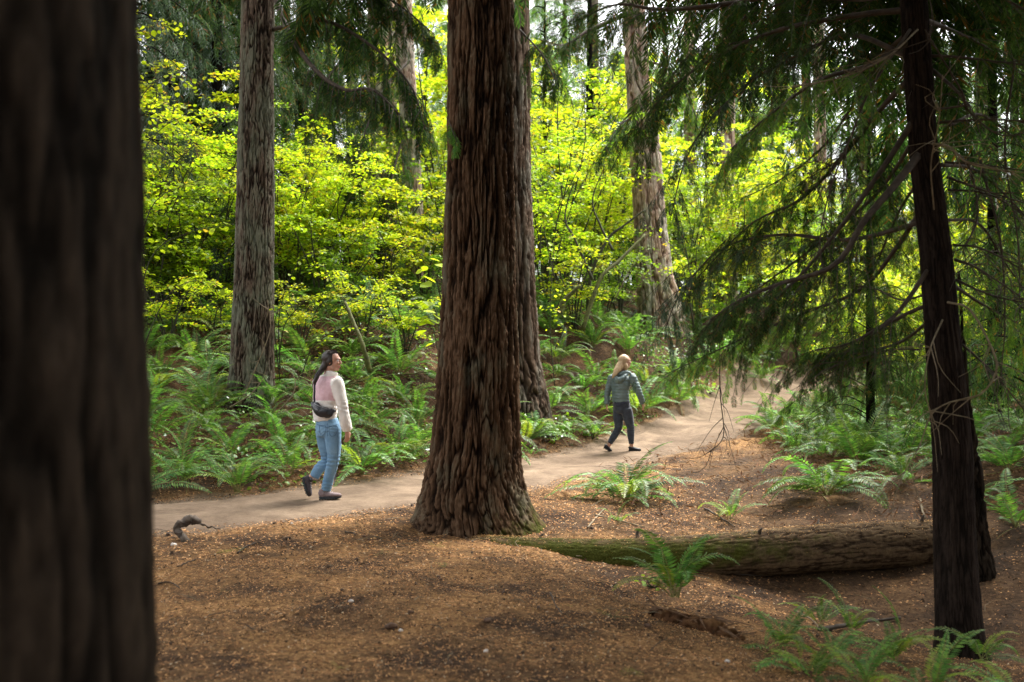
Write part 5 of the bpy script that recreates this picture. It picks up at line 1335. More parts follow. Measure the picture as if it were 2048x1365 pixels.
# cones and pebbles
cone_m = simple_mat('cone', (.05, .028, .018), (.14, .08, .05), 40, bump=.8, bscale=120)
peb_m = simple_mat('pale_pebble', (.45, .4, .35), (.65, .6, .55), 10, bump=.1)
def lump(name, px, py, s, mat, lab, cat, seed):
    w = MB(); w.ell((0, 0, 0), (s, s * .75, s * .62), nu=18, nv=12); V = w.V[0]
    w.V[0] = V + unit(V) * (s * .22 * fbm(V[:, 0] * 1.8 / s, V[:, 1] * 1.8 / s, V[:, 2] * 1.8 / s, seed, 3))[:, None]
    q = hit(px, py, 4, 20); q[2] += s * .35
    obj(name, w.mesh(name, [mat]), label=lab, cat=cat, loc=q)
for i, (px, py, s, lab) in enumerate([(782, 1262, .034, 'dark clump on the middle of the mound'), (822, 1231, .02, 'dark fir cone on the mound above the dark clump'), (640, 1062, .018, 'reddish cone at the lower path edge'), (621, 1064, .022, 'flat reddish clod left of the reddish cone'), (728, 1076, .016, 'small dark cone below the path edge'),
                                      (880, 1162, .018, 'small dark cone right of the mound middle'), (975, 1245, .022, 'dark clod on the right part of the mound'), (990, 1150, .014, 'tiny dark cone left of the log tip'), (605, 1037, .012, 'small dark stone on the path left of the walker\'s shadow'), (350, 1012, .014, 'dark clod on the path by the blurred trunk'), (1295, 1255, .022, 'dark scrap near the rim tuft')]):
    lump('fir_cone', px, py, s, cone_m, lab, 'cone', i)
for i, (px, py, s, lab) in enumerate([(348, 1093, .026, 'whitish pebble beside the driftwood root'), (702, 1206, .016, 'white pebble on the middle of the mound'), (802, 1264, .014, 'pale pebble beside the dark clump'), (972, 1307, .014, 'pale pebble low on the right of the mound'), (866, 1070, .010, 'white scrap on the needles left of the trunk foot'), (1455, 1328, .014, 'tan pebble at the bottom right of the mound'), (584, 1049, .011, 'grey pebble at the lower path edge'), (700, 1108, .008, 'tiny white chip on the mound')]):
    lump('pebble', px, py, s, peb_m, lab, 'pebble', 60 + i)
# ------------------------------------------------------------------ people
def remeshed(mb, voxel, name, mats, it=4, fn=None, disp=None):
    me = mb.mesh('tmp', [], True)
    o = bpy.data.objects.new('tmp', me); COL.objects.link(o)
    m = o.modifiers.new('r', 'REMESH'); m.mode = 'VOXEL'; m.voxel_size = voxel; m.use_smooth_shade = True
    s = o.modifiers.new('s', 'SMOOTH'); s.factor = .5; s.iterations = it
    dg = bpy.context.evaluated_depsgraph_get()
    e = o.evaluated_get(dg)
    out = bpy.data.meshes.new_from_object(e); out.name = name
    bpy.data.objects.remove(o); bpy.data.meshes.remove(me)
    n = len(out.vertices); V = np.empty(n * 3, np.float32); out.vertices.foreach_get('co', V); V = V.reshape(-1, 3).astype(float)
    if disp is not None:
        N = np.empty(n * 3, np.float32); out.vertices.foreach_get('normal', N); N = N.reshape(-1, 3)
        V = V + N * disp(V)[:, None]
        out.vertices.foreach_set('co', V.astype(np.float32).ravel())
    out.materials.clear()
    for m_ in mats: out.materials.append(m_)
    np_ = len(out.polygons)
    out.polygons.foreach_set('use_smooth', np.ones(np_, bool))
    if fn is not None:
        c = np.empty(np_ * 3, np.float32); out.polygons.foreach_get('center', c)
        out.polygons.foreach_set('material_index', fn(c.reshape(-1, 3)).astype(np.int32))
    out.update()
    return out

def frame(f, up=(0, 0, 1)):
    """rotation whose columns are forward, left, up"""
    f = unit(np.asarray(f, float)); l = unit(np.cross(up, f)); u = np.cross(f, l)
    return np.stack([f, l, u], 1)

def head_geo(mb, c, R, s=1.0):
    """skull, jaw, nose, lips, brow, ears; c is the head centre, R columns forward/left/up"""
    at = lambda x, y, z: np.asarray(c) + R @ (np.array([x, y, z]) * s)
    mb.ell(at(-.012, 0, .03), np.array([.092, .074, .088]) * s, R, nu=20, nv=14)
    mb.ell(at(.02, 0, -.03), np.array([.062, .058, .075]) * s, R, nu=18, nv=12)
    mb.ell(at(.052, 0, -.085), np.array([.026, .03, .022]) * s, R)              # chin
    mb.tube([at(-.03, .04, -.04), at(.02, .045, -.075), at(.055, .012, -.092)], [.02 * s, .02 * s, .016 * s], n=10)
    mb.tube([at(-.03, -.04, -.04), at(.02, -.045, -.075), at(.055, -.012, -.092)], [.02 * s, .02 * s, .016 * s], n=10)
    mb.tube([at(.074, 0, .025), at(.09, 0, .0), at(.101, 0, -.018)], np.array([.009, .011, .013]) * s, n=10)   # nose
    mb.ell(at(.09, .010, -.022), np.array([.01, .008, .008]) * s, R); mb.ell(at(.09, -.010, -.022), np.array([.01, .008, .008]) * s, R)
    mb.tube([at(.072, .03, .028), at(.084, .012, .034), at(.084, -.012, .034), at(.072, -.03, .028)], .009 * s, n=8, seg=10)  # brow
    mb.ell(at(.062, .034, -.012), np.array([.022, .02, .022]) * s, R); mb.ell(at(.062, -.034, -.012), np.array([.022, .02, .022]) * s, R)  # cheeks
    mb.tube([at(.070, .02, -.052), at(.082, 0, -.049), at(.070, -.02, -.052)], .006 * s, n=8, seg=8)
    mb.tube([at(.068, .018, -.061), at(.080, 0, -.062), at(.068, -.018, -.061)], .0065 * s, n=8, seg=8)
    for sd in (1, -1):
        mb.ell(at(-.012, sd * .075, -.005), np.array([.018, .008, .03]) * s, R)

def hand_geo(mb, wrist, d, palm_n, s=1.0, curl=.5, thumb_side=None):
    """hand hanging from the wrist along d; palm faces palm_n; five fingers"""
    d = unit(np.asarray(d, float)); pn = unit(np.asarray(palm_n, float) - d * np.dot(palm_n, d)); sd = np.cross(d, pn)
    if thumb_side is not None and np.dot(sd, thumb_side) < 0: sd = -sd      # sd points to the thumb side
    w = np.asarray(wrist, float)
    mb.tube([w - d * .02, w + d * .02, w + d * .055, w + d * .085], np.array([.022, .031, .039, .037]) * s, np.array([.018, .015, .014, .011]) * s, side=sd, n=14, seg=8)
    for k, (off, ln) in enumerate([(.028, .070), (.0095, .080), (-.0095, .075), (-.028, .058)]):
        b = w + d * .08 * s + sd * off * s
        p = [b - d * .02, b]
        a = curl * .5
        for q in range(3):
            a += curl * (.55 if q else .2)
            p.append(p[-1] + (d * math.cos(a) + pn * math.sin(a) + sd * off * .8) * ln * s * (.42, .32, .26)[q])
        mb.tube(p, np.array([.0095, .0092, .0088, .0082, .007]) * s, n=8, seg=14)
    b = w + d * .02 * s + sd * .024 * s
    mb.tube([b - sd * .01, b + (sd * .7 + d * .7 + pn * .2) * .03 * s, b + (sd * .6 + d * 1.2 + pn * .5) * .045 * s, b + (sd * .5 + d * 1.6 + pn * .7) * .055 * s], np.array([.013, .0115, .0095, .0075]) * s, n=8, seg=12)

def shoe(parent, heel, toe, up, upper_m, sole_m, lace_m, width=.046, high=.075, name='shoe', label=None, tread=.012, collar=True):
    heel, toe = np.asarray(heel, float), np.asarray(toe, float)
    L = np.linalg.norm(toe - heel); f = (toe - heel) / L
    R = frame(f, up); at = lambda x, y, z: heel + R @ np.array([x * L, y, z])
    u = MB()
    xs = np.array([-.0, .08, .22, .38, .55, .72, .88, .99]); hw = np.array([.55, .72, .72, .74, .88, 1.0, .86, .45]) * width
    hh = np.array([.055, .068, .068, .058, .047, .040, .033, .020]) * high / .075
    pts = np.array([at(x, 0, tread + h * .5 + .006) for x, h in zip(xs, hh)])
    u.tube(pts, hw, hh * .5 + .006, side=R[:, 1], n=18, seg=22)
    if collar:
        u.tube([at(.2, 0, .05), at(.17, 0, high + .012), at(.165, 0, high + .03)], [.038, .035, .037], [.046, .041, .043], side=R[:, 1], n=16, seg=6)
    me = remeshed(u, .006, 'upper', [upper_m], 3)
    t = obj(name, me, parent, label=label)
    so = MB(); n = 26
    ph = np.linspace(0, 2 * PI, n, endpoint=False)
    X = .495 - .525 * np.cos(ph); wv = np.interp(X, xs, hw) * 1.08
    Yy = np.sin(ph) * np.where(np.abs(np.sin(ph)) > 0, 1, 1) * wv * (1 + .35 * (1 - np.abs(np.sin(ph))))
    rocker = .012 * np.clip((X - .8) / .2, 0, 1) ** 2 * L / .25 + .006 * np.clip((.08 - X) / .1, 0, 1)
    a = np.array([at(x, y, z) for x, y, z in zip(X, Yy, rocker)]); b = np.array([at(x, y * 1.02, z + tread + .010) for x, y, z in zip(X, Yy, rocker)])
    V = np.vstack([a, b, [a.mean(0)], [b.mean(0)]]); k = np.arange(n); k2 = (k + 1) % n
    so.add(V, np.stack([k, k2, n + k2, n + k], -1), np.vstack([np.stack([np.full(n, 2 * n), k2, k], -1), np.stack([np.full(n, 2 * n + 1), n + k, n + k2], -1)]))
    for q in range(8):
        x = .04 + q * .125
        wl = float(np.interp(x, xs, hw))
        for s_ in (-1, 1):
            so.box(at(x, s_ * wl * .55, -.003 + float(np.interp(x, [0, .8, 1], [0, 0, .012]))), (L * .035, wl * .38, .006), R)
    obj('sole', so.mesh('sole', [sole_m], False), t)
    la = MB()
    for q in range(4):
        x = .36 + q * .08; h = float(np.interp(x, xs, hh)) + tread + .0125
        la.tube([at(x, -.024, h - .008), at(x + .01, 0, h + .002), at(x, .024, h - .008)], .0028, n=5, seg=7)
    obj('laces', la.mesh('laces', [lace_m]), t)
    return t

def cloth(name, a, b, scale=30, bump=.4, bs=300, rough=.85, sheen=.2, bd=.003, spec=.2):
    return simple_mat(name, a, b, scale, rough, bump, bs, spec, sheen=sheen, bdist=bd)
skin = simple_mat('skin', (.42, .22, .15), (.5, .28, .2), 25, .5, .1, 200, .4, bdist=.001)
eye_w = simple_mat('eye_white', (.6, .58, .55), (.65, .62, .6), 5, .2, 0)
eye_i = simple_mat('eye_iris', (.02, .015, .01), (.03, .02, .015), 5, .2, 0)
lipm = simple_mat('lips', (.3, .1, .08), (.34, .12, .1), 20, .45, 0)

def eyes(parent, c, R, s=1.0, brow_m=None):
    at = lambda x, y, z: np.asarray(c) + R @ (np.array([x, y, z]) * s)
    for sd in (1, -1):
        w = MB(); w.ell(at(.070, sd * .031, .012), np.array([.0115] * 3) * s, R, m=0); w.ell(at(.0775, sd * .032, .012), np.array([.0055] * 3) * s, R, m=1)
        obj('eye', w.mesh('eye', [eye_w, eye_i]), parent)
        w = MB(); w.tube([at(.075, sd * .014, .030), at(.078, sd * .030, .036), at(.066, sd * .046, .030)], [.003, .0035, .002], n=5, seg=7)
        obj('eyebrow', w.mesh('eyebrow', [brow_m]), parent)
    w = MB(); w.tube([at(.0775, .016, -.053), at(.0885, 0, -.0495), at(.0775, -.016, -.053)], .004 * s, n=6, seg=8); w.tube([at(.0755, .014, -.062), at(.0865, 0, -.0625), at(.0755, -.014, -.062)], .0045 * s, n=6, seg=8)
    obj('lips', w.mesh('lips', [lipm]), parent)

def hair_strands(mb, starts, ends, mids, r=.006, n=5, seg=10):
    for a, m, b in zip(starts, mids, ends): mb.tube([a, m, b], [r, r, r * .4], n=n, seg=seg)

# ---- woman in the pink and white fleece
W1 = hit(655, 1003, 8, 16); k1 = W1[1] / FPX
W1[2] = h1(W1[0], W1[1]) + .022
w1 = thing('person', 'dark-haired woman in pink and cream fleece and light blue jeans, black bag behind her', 'person', W1)
def q1(px, py, y=0.0): return np.array([(px - 655) * k1, y, (1003 - py) * k1])
h = np.array([math.cos(.87), math.sin(.87), 0]); rt = np.array([h[1], -h[0], 0])
hd = unit(np.array([.985, -.12, .0])); HR = frame(hd); hc = q1(664.5, 729, -.01)
shR, shL = q1(677, 769, -.13), q1(632, 769, .13)
elR, wrR = q1(689.5, 822, -.15), q1(697, 865, -.11)
elL, wrL = q1(640, 822, .24), q1(652, 858, .33)
hipR, hipL = q1(666, 866, -.05), q1(645, 866, .06)
knR, anR = q1(668, 925, -.06), q1(652, 985, -.02)
knL, anL = q1(650, 927, .10), q1(617, 963, .10)
bd = MB()
head_geo(bd, hc, HR, 1.0)
neck0 = q1(655, 760, 0.0)
bd.tube([neck0 - [0, 0, .05], neck0 + [0, 0, .02], hc + HR @ np.array([-.02, 0, -.05])], [.06, .052, .05], n=14, seg=8)
bd.tube([q1(655, 872, 0), q1(652, 850, 0), q1(651, 820, 0), q1(652, 785, 0), q1(655, 765, 0)], [.15, .125, .12, .15, .12], [.10, .09, .09, .10, .07], side=rt, n=20, seg=16)
for a, b, c_, hdv in ((shR, elR, wrR, (.1, .0, -1)), (shL, elL, wrL, (.3, .3, -1))):
    bd.tube([a, b, c_], [.042, .036, .024], n=12, seg=14)
    bd.ell(a, (.05, .05, .05))
hand_geo(bd, wrR, (.05, .03, -1), (-.6, .6, 0), .95, .55, np.array([.8, .5, 0]))
hand_geo(bd, wrL, (.3, .2, -1), (.6, -.6, 0), .95, .55, np.array([.8, .5, 0]))
for a, b, c_ in ((hipR, knR, anR), (hipL, knL, anL)):
    bd.tube([a, (a + b) / 2, b, (b + c_) / 2 , c_], [.082, .07, .052, .048, .032], n=14, seg=20)
bd.tube([anR, anR + [.01, 0, -.06], q1(662, 996, -.02), q1(674, 998, -.02)], [.032, .03, .03, .025], n=10, seg=10)
bd.tube([anL, q1(610, 966, .10), q1(612, 982, .10), q1(617, 992, .10)], [.032, .03, .03, .02], n=10, seg=10)
obj('body', remeshed(bd, .0068, 'body', [skin], 2), w1)
hairm = simple_mat('dark_brown_hair', (.010, .006, .004), (.035, .02, .013), 60, .4, .6, 160, .5, (6, 6, 1), bdist=.004)
eyes(w1, hc, HR, 1.0, hairm)
# jeans
def wrinkle(V, amp=.004, f=14, seed=0, zf=1.0): return amp * fbm(V[:, 0] * f, V[:, 1] * f, V[:, 2] * f * zf, seed, 3)
je = MB()
je.tube([q1(654, 842, 0), q1(654.5, 852, 0), q1(656, 864, 0), q1(657, 876, 0)], [.142, .155, .168, .15], [.10, .115, .125, .11], side=rt, n=26, seg=12)
je.tube([hipR, (hipR + knR) / 2 + [0.008, 0, 0], knR, (knR + anR) / 2 + [.0, 0, 0], anR + [.002, 0, .008]], [.098, .088, .068, .063, .058], n=20, seg=30)
je.tube([hipL, (hipL + knL) / 2, knL, (knL + anL) / 2, anL + [.045, 0, .015]], [.098, .085, .068, .062, .056], n=20, seg=30)
def jdisp(V):
    kz = np.exp(-((V[:, 2] - .44) / .08) ** 2) + .8 * np.exp(-((V[:, 2] - .15) / .07) ** 2) + .5 * np.exp(-((V[:, 2] - .78) / .05) ** 2)
    return wrinkle(V, .004, 12, 3) + .005 * kz * np.sin(V[:, 2] * 150 + 5 * vnoise(V[:, 0] * 12, V[:, 1] * 12, V[:, 2] * 4, 8))
def denim():
    t = NT('light_blue_denim'); v = t.coords()
    c = t.ramp(t.noise(v, 6, 4, .6), [(.3, (.10, .2, .32)), (.7, (.2, .34, .48))])
    c = t.mix(.5, c, t.ramp(t.noise(v, 120, 3, .8), [(.3, (.7, .7, .7)), (.7, (1.3, 1.3, 1.3))]), 'MULTIPLY')
    return t.done(t.principled(c, .85, t.bump(t.noise(v, 260, 3, .7), .4, .002), spec=.15, sheen=.1))
M['denim'] = denim()
jo = obj('jeans', remeshed(je, .0095, 'jeans', [M['denim']], 4, disp=jdisp), w1)
# pocket seams, back yoke, frayed hems
seam = simple_mat('jeans_seam', (.05, .10, .17), (.08, .15, .24), 40, .9, 0)
bk = -h
def onback(px, py, off): return q1(px, py, 0) + np.array([0, -(off), 0])
sm = MB()
for pts in ([(648, 857), (647, 868), (650, 874), (656, 871)], [(664, 857), (664, 869), (668, 876), (676, 872), (679, 860)], [(658, 855), (659, 866), (658, 876)]):
    sm.tube([q1(px, py, -.125 + .0045 * abs(px - 657) * (px < 657) + .0 * px) for px, py in pts], .002, n=4, seg=16, cap=False)
# (the seams sit on the cloth: push to the surface by ray distance)
from mathutils.bvhtree import BVHTree
def snap(V, ob_me, dirv=(0, 1, 0), off=.0015, start=1.0):
    bvh = BVHTree.FromPolygons([v.co for v in ob_me.vertices], [p.vertices for p in ob_me.polygons])
    out = []
    d = Vector(dirv)
    for p in V:
        o_ = Vector([float(c) for c in p]) - d * start
        hit_, nrm, _, _ = bvh.ray_cast(o_, d)
        out.append(np.array(hit_) + np.array(nrm) * off if hit_ is not None else np.asarray(p))
    return np.array(out)
sm = MB()
for pts in ([(642, 855), (642, 868), (647, 874), (654, 869), (655, 856), (642, 855)], [(662, 856), (663, 870), (668, 876), (676, 871), (677, 857), (662, 856)], [(658, 850), (659, 862), (659, 876)], [(634, 853), (658, 858), (680, 852)], [(679, 862), (679, 900), (676, 930), (668, 975)]):
    L = catmull([q1(px, py) for px, py in pts], 26)
    sm.tube(snap(L, jo.data), .0022, n=4, cap=False)
obj('seam', sm.mesh('seam', [seam]), jo)
fr = MB(); rr_ = np.random.RandomState(4)
for a, rad in ((anR + [.002, 0, .004], .055), (anL + [.04, 0, .008], .054)):
    for q in range(26):
        th_ = q * 2 * PI / 26; p = a + np.array([math.cos(th_), math.sin(th_), 0]) * rad
        fr.tube([p + [0, 0, .004], p + [rr_.normal(0, .004), rr_.normal(0, .004), -rr_.uniform(.008, .028)]], [.0018, .001], n=3, cap=False)
obj('frayed_hem', fr.mesh('frayed_hem', [simple_mat('frayed_threads', (.35, .45, .52), (.5, .58, .62), 20, .9, 0)]), jo)
# jacket
ja = MB()
ja.tube([q1(649.5, 846, 0), q1(649.5, 830, 0), q1(650, 808, 0), q1(652.5, 785, 0), q1(655.5, 769, 0), q1(658, 760, 0)], [.150, .158, .165, .182, .16, .10], [.108, .118, .125, .13, .105, .075], side=rt, n=30, seg=24)
ja.tube([shR - [.03, 0, -.01], shR + [.012, 0, -.03], elR, q1(694, 850, -.135), wrR + [.004, 0, .006]], [.07, .076, .066, .068, .060], n=20, seg=26)
ja.tube([shL + [.02, 0, .01], shL + [.0, 0, -.03], elL, wrL], [.07, .07, .064, .058], n=20, seg=22)
ja.tube([q1(658, 764, -.01), q1(661, 755, -.01), q1(663, 749, -.012)], [.085, .072, .074], [.075, .066, .068], side=rt, n=20, seg=8)
def jacket_paint(C):
    ax = np.array([shR + [.0, 0, 0.02], elR, wrR]); A = catmull(ax, 30)
    dR = np.sqrt(((C[:, None] - A[None]) ** 2).sum(-1)).min(1)
    A2 = catmull(np.array([shL, elL, wrL]), 30); dL = np.sqrt(((C[:, None] - A2[None]) ** 2).sum(-1)).min(1)
    zt, zb = (1003 - 806) * k1, (1003 - 758) * k1
    pink = (C[:, 2] > zt) & (C[:, 2] < zb) & (dR > .0815) & (dL > .074)
    return np.where(pink, 1, 0)
def jkdisp(V):
    return wrinkle(V, .007, 7, 5, .7) + wrinkle(V, .0022, 45, 6) + .004 * np.exp(-((V[:, 2] - (1003 - 822) * k1) / .05) ** 2) * np.sin(V[:, 2] * 120 + V[:, 0] * 30) - .004 * np.exp(-((V[:, 2] - (1003 - 806) * k1) / .004) ** 2)
fleece_w = cloth('cream_fleece', (.7, .65, .6), (.8, .76, .72), 18, .9, 170, bd=.006)
fleece_p = cloth('pink_fleece', (.66, .42, .47), (.78, .55, .6), 18, .9, 170, bd=.006)
jk = obj('fleece_jacket', remeshed(ja, .009, 'fleece_jacket', [fleece_w, fleece_p], 3, jacket_paint, jkdisp), w1, label='cream fleece jacket with pink upper back panel')
hm = MB()
L = catmull([q1(px, py) for px, py in [(625, 845), (640, 847), (655, 848), (671, 846)]], 30); hm.tube(snap(L, jk.data, off=.002), .004, n=5)
obj('hem', hm.mesh('hem', [fleece_w]), jk)
# hair: cap, strands, low ponytail
ha = MB()
at = lambda x, y, z: hc + HR @ np.array([x, y, z])
ha.ell(at(-.036, 0, .044), (.092, .083, .089), HR, nu=24, nv=16)
ha.ell(at(-.055, 0, -.0), (.06, .074, .075), HR, nu=20, nv=12)
ha.ell(at(-.018, -.048, .008), (.040, .040, .06), HR); ha.ell(at(-.028, .045, -.005), (.034, .042, .07), HR)
ha.tube([at(-.07, 0, -.02), q1(644, 745, -.06), q1(638, 757, -.125), q1(634, 768, -.14), q1(632, 773, -.135)], [.055, .033, .026, .024, .008], n=12, seg=18)
cap = remeshed(ha, .007, 'hair', [hairm], 3, disp=lambda V: .003 * fbm(V[:, 0] * 60, V[:, 1] * 60, V[:, 2] * 14, 4, 2))
hs = obj('hair', cap, w1)
st = MB(); rr_ = np.random.RandomState(2)
for q in range(70):
    a = rr_.uniform(-1.2, 1.2); e = rr_.uniform(.2, 1.3)
    s0 = at(.085 * math.cos(a) * math.cos(e) * .8 - .0, .086 * math.sin(a), .085 + .05 * math.sin(e)); s2 = at(-.09, .03 * math.sin(a), -.03 + rr_.normal(0, .01))
    m_ = at(-.035, .083 * math.sin(a) + rr_.normal(0, .003), .065 + .055 * math.sin(e) * math.cos(a * .6))
    st.tube([s0, m_, s2], .0022, n=3, seg=12, cap=False)
for q in range(26):
    d = rr_.normal(0, .012, 3)
    st.tube([q1(644, 745, -.06) + d, q1(638, 757, -.135) + d, q1(633 + rr_.normal(0, 2), 770 + rr_.uniform(-2, 6), -.145) + d * .7], [.004, .004, .0015], n=3, seg=10, cap=False)
obj('strands', st.mesh('strands', [hairm]), hs)
# bag with strap
bagm = simple_mat('black_nylon', (.006, .007, .010), (.014, .016, .022), 30, .32, .5, 60, .6, bdist=.004)
zipm = simple_mat('bag_zip', (.25, .26, .28), (.4, .4, .42), 30, .35, 0, spec=.8)
bg = thing('crossbody_bag', 'black crescent crossbody bag on the back of the woman in fleece', 'bag', W1)
bpts = [q1(631.5, 810), q1(637, 819), q1(648, 826), q1(660, 829), q1(668, 826)]
sp_ = snap(catmull(bpts, 12), jk.data, off=.028)
bm = MB(); bm.tube(sp_, np.array([.018, .034, .048, .055, .058, .060, .060, .059, .056, .05, .038, .02]), np.array([.014, .022, .028, .032, .034, .034, .034, .034, .032, .028, .022, .014]), side=(0.2, 0, 1), n=20, seg=20)
bo = obj('pouch', remeshed(bm, .006, 'pouch', [bagm], 2, disp=lambda V: wrinkle(V, .004, 22, 9)), bg)
zp = MB()
L = catmull([q1(634, 812), q1(645, 817), q1(657, 821), q1(667, 822)], 24); zp.tube(snap(L, bo.data, off=.001), .0028, n=5)
L = catmull([q1(637, 822), q1(641, 824)], 6); zp.tube(snap(L, bo.data, off=.002), .0035, n=5)
obj('zip', zp.mesh('zip', [zipm]), bo)
sl = MB()
L = snap(catmull([q1(632, 811), q1(631.5, 798), q1(632, 785), q1(631, 772), q1(634, 766.5)], 30), jk.data, off=.006)
L = np.vstack([L, [L[-1] + [.02, .05, .012], L[-1] + [.05, .12, .0], L[-1] + [.08, .2, -.1]]])
sl.tube(L, .0135, .002, side=(1, .1, 0), n=6, seg=50)
L2 = snap(catmull([q1(668, 826), q1(671, 827), q1(673, 826)], 12), jk.data, off=.006); sl.tube(L2, .012, .003, side=(0, 0, 1), n=6)
obj('strap', sl.mesh('strap', [simple_mat('black_strap', (.01, .011, .018), (.02, .022, .03), 20, .7, .2)]), bg)
# shoes
sh_up = simple_mat('mauve_suede', (.15, .11, .115), (.26, .2, .2), 30, .85, .5, 90)
sh_dk = simple_mat('dark_purple_mesh', (.035, .028, .032), (.07, .055, .06), 40, .8, .5, 90)
sole_m = simple_mat('dark_rubber_sole', (.018, .022, .026), (.035, .04, .045), 30, .7, .3)
lace_m = simple_mat('pale_laces', (.4, .36, .36), (.5, .46, .46), 20, .8, 0)
sock_m = simple_mat('dark_sock', (.012, .01, .014), (.03, .025, .03), 40, .9, .4, 150)
shoe(w1, q1(640, 1001.5, -.03), q1(684, 999, -.05), (0, 0, 1), sh_up, sole_m, lace_m, label='mauve-grey hiking shoe planted flat')
shoe(w1, q1(601, 962, .10), q1(612.5, 1000, .09), (.95, .0, .35), sh_dk, sole_m, lace_m, label='dark hiking shoe lifted behind, sole showing')
for a in (anR + [0, 0, -.01], anL + [-.005, 0, .0]):
    w = MB(); w.tube([a + [0.004, 0, .01], a + [0, 0, -.025]], [.036, .037], n=12); obj('sock', w.mesh('sock', [sock_m]), w1)

# ---- woman in the green puffer jacket
W2 = hit(1246, 905, 12, 22); k2 = W2[1] / FPX
W2[2] = h1(W2[0], W2[1]) + .022
w2 = thing('person', 'blonde woman in a sage green padded jacket striding up the path farther away', 'person', W2)
def q2(px, py, y=0.0): return np.array([(px - 1246) * k2, y, (905 - py) * k2])
h = np.array([math.cos(.8), math.sin(.8), 0]); rt = np.array([h[1], -h[0], 0])
hd = unit(np.array([.99, .10, 0])); HR = frame(hd); hc = q2(1251.5, 727.5, 0)
shL, shR = q2(1224.5, 759, .12), q2(1263, 758, -.12)
elL, wrL = q2(1217.5, 787, .13), q2(1215, 812, .11)
elR, wrR = q2(1275, 786, -.14), q2(1284.5, 809, -.07)
hipL, hipR = q2(1238, 820, .06), q2(1252, 820, -.06)
knL, anL = q2(1237, 860, .03), q2(1219.5, 892, .02)
knR, anR = q2(1260.5, 858, -.03), q2(1262.5, 893, -.02)
bd = MB(); head_geo(bd, hc, HR, .98)
bd.tube([q2(1247, 752), q2(1248, 745), hc + HR @ np.array([-.02, 0, -.05])], [.055, .05, .048], n=12, seg=7)
bd.tube([q2(1244, 826), q2(1243, 808), q2(1241, 785), q2(1243, 765), q2(1245, 754)], [.14, .125, .12, .15, .11], [.10, .09, .09, .10, .07], side=rt, n=18, seg=14)
for a, b, c_ in ((shR, elR, wrR), (shL, elL, wrL)): bd.tube([a, b, c_], [.04, .035, .024], n=12, seg=14)
hand_geo(bd, wrR, (.2, .1, -1), (-.5, .7, 0), .95, .6, np.array([.8, .5, 0]))
hand_geo(bd, wrL, (.0, .1, -1), (.7, .1, 0), .95, .6, np.array([.3, .9, 0]))
for a, b, c_ in ((hipR, knR, anR), (hipL, knL, anL)): bd.tube([a, (a + b) / 2, b, (b + c_) / 2, c_], [.08, .07, .052, .048, .034], n=14, seg=18)
bd.tube([anL, q2(1215, 899, .02), q2(1221, 903, .02)], [.034, .03, .025], n=10, seg=8); bd.tube([anR, q2(1264, 900, -.02), q2(1273, 902, -.02)], [.034, .03, .025], n=10, seg=8)
obj('body', remeshed(bd, .0072, 'body', [skin], 2), w2)
blonde = simple_mat('blonde_hair', (.34, .22, .11), (.62, .46, .28), 50, .4, .6, 140, .5, (6, 6, 1), bdist=.004)
eyes(w2, hc, HR, .98, simple_mat('light_brow', (.2, .13, .08), (.25, .17, .1), 10, .8, 0))
tr = MB()
tr.tube([q2(1243, 803), q2(1243.5, 812), q2(1245, 822), q2(1246, 829)], [.148, .155, .158, .13], [.11, .12, .125, .10], side=rt, n=24, seg=10)
for a, b, c_ in ((hipR, knR, anR), (hipL, knL, anL)): tr.tube([a, (a + b) / 2, b, (b + c_) / 2, c_ + [0, 0, .02]], [.096, .088, .068, .060, .044], n=18, seg=26)
tm = cloth('charcoal_denim', (.022, .027, .038), (.05, .06, .078), 14, .4, 220)
obj('trousers', remeshed(tr, .0095, 'trousers', [tm], 4, disp=lambda V: wrinkle(V, .004, 13, 7) + .005 * (np.exp(-((V[:, 2] - .38) / .09) ** 2) + np.exp(-((V[:, 2] - .14) / .06) ** 2)) * np.sin(V[:, 2] * 150 + 4 * vnoise(V[:, 0] * 12, V[:, 1] * 12, 0, 3))), w2)
sh = MB(); sh.tube([q2(1243, 802), q2(1243, 810), q2(1244, 813)], [.152, .165, .168], [.115, .128, .13], side=rt, n=24, seg=6)
obj('shirt', remeshed(sh, .01, 'shirt', [cloth('navy_shirt', (.018, .022, .035), (.035, .04, .06))], 2, disp=lambda V: wrinkle(V, .006, 18, 17)), w2)
ja = MB()
ja.tube([q2(1242, 808), q2(1241.5, 798), q2(1241, 785), q2(1242.5, 770), q2(1244.5, 758), q2(1247, 750)], [.155, .162, .160, .178, .165, .09], [.118, .125, .125, .13, .105, .075], side=rt, n=28, seg=24)
ja.tube([shR - [.03, 0, 0], shR + [.01, 0, -.02], elR, wrR], [.07, .07, .062, .05], n=18, seg=24)
ja.tube([shL + [.03, 0, 0], shL + [-.0, 0, -.02], elL, wrL], [.066, .066, .058, .048], n=18, seg=24)
green = simple_mat('sage_nylon', (.085, .125, .125), (.13, .18, .178), 8, .42, .35, 70, .45, bdist=.004)
def quilt(V):
    qz = np.abs(np.sin((V[:, 2] + .03 * V[:, 0]) * PI / .052))
    return .009 * (qz ** .5 - .6) + wrinkle(V, .005, 16, 19)
jk2 = obj('padded_jacket', remeshed(ja, .008, 'padded_jacket', [green], 2, disp=quilt), w2)
hd_ = MB()
hd_.tube([q2(1227, 753, -.02), q2(1230, 760, -.10), q2(1237, 764, -.15), q2(1246, 758, -.13), q2(1254, 751, -.06)], [.028, .04, .05, .04, .025], [.035, .05, .06, .05, .03], n=16, seg=20)
hd_.tube([q2(1230, 752, -.0), q2(1240, 751, -.08), q2(1252, 748, -.07), q2(1260, 750, -.0), q2(1259, 751, .05)], [.03, .035, .035, .03, .02], n=12, seg=18)
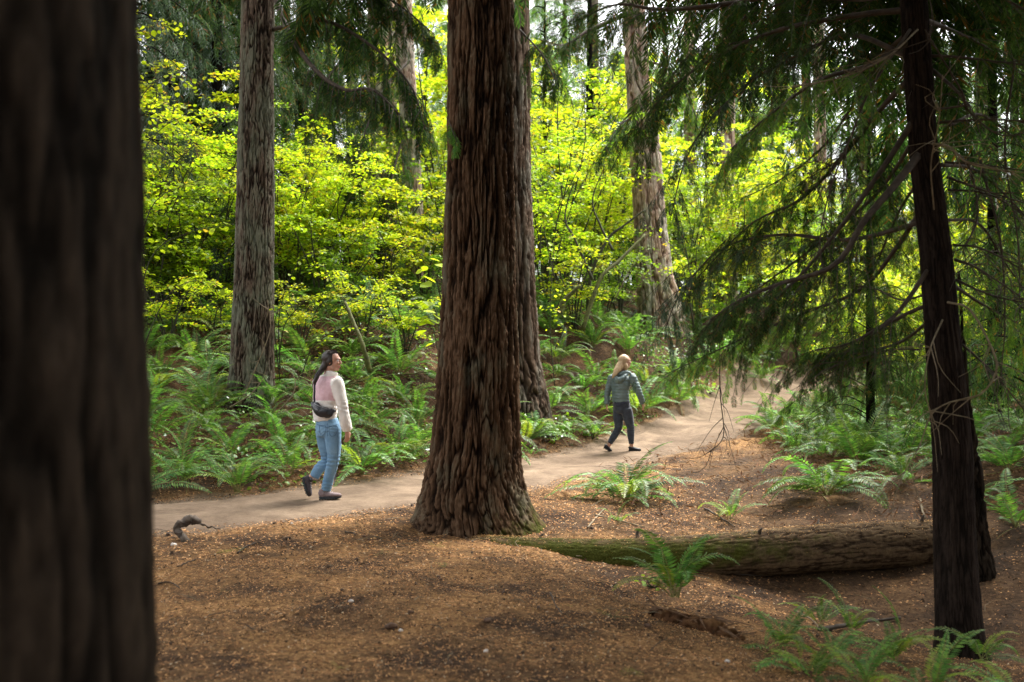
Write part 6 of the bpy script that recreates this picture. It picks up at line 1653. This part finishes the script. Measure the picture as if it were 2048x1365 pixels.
obj('hood', remeshed(hd_, .008, 'hood', [green], 2, disp=lambda V: wrinkle(V, .006, 20, 29)), jk2)
cf = MB()
for a, b in ((wrR + (elR - wrR) * .06, wrR), (wrL + (elL - wrL) * .06, wrL)): cf.tube([a, b + (b - a) * .4], [.048, .044], n=14)
obj('cuff', cf.mesh('cuff', [green]), jk2)
at = lambda x, y, z: hc + HR @ np.array([x, y, z])
ha = MB()
ha.ell(at(-.032, 0, .042), (.094, .085, .089), HR, nu=24, nv=16)
ha.ell(at(-.05, 0, -.02), (.065, .080, .09), HR, nu=20, nv=12)
ha.ell(at(-.024, -.052, -.03), (.038, .036, .10), HR); ha.ell(at(-.03, .05, -.02), (.04, .036, .09), HR)
ha.tube([at(-.06, -.02, -.02), q2(1234, 742, -.09), q2(1228, 752, -.12), q2(1224, 760, -.11)], [.075, .058, .036, .012], [.07, .04, .026, .01], n=14, seg=14)
ha.tube([at(-.01, -.06, -.04), at(0.01, -.07, -.09), at(.0, -.08, -.14)], [.03, .022, .01], n=10, seg=10)
hs = obj('hair', remeshed(ha, .007, 'hair', [blonde], 2, disp=lambda V: .004 * fbm(V[:, 0] * 55, V[:, 1] * 55, V[:, 2] * 10, 4, 2)), w2)
st = MB(); rr_ = np.random.RandomState(12)
for q in range(90):
    a = rr_.uniform(-1.5, 1.5)
    s0 = at(.02, .086 * math.sin(a) * .5, .125 - .02 * abs(a)); m_ = at(-.06 + .05 * rr_.rand(), .1 * math.sin(a), .03)
    s2 = q2(1230 + 12 * rr_.rand(), 748 + 8 * rr_.rand(), -.10 + .05 * rr_.rand()) if a < 0 else at(-.1, .05, -.1)
    st.tube([s0, m_, s2], [.003, .003, .0015], n=3, seg=10, cap=False)
obj('strands', st.mesh('strands', [blonde]), hs)
blk = simple_mat('black_shoe', (.008, .008, .010), (.02, .02, .024), 40, .6, .5, 90)
shoe(w2, q2(1207.5, 899, .02), q2(1222, 907.5, .0), (.35, 0, 1), blk, blk, blk, high=.06, collar=False)
shoe(w2, q2(1257.5, 905, -.02), q2(1281, 905.5, -.04), (0, 0, 1), blk, blk, blk, high=.065, collar=False)
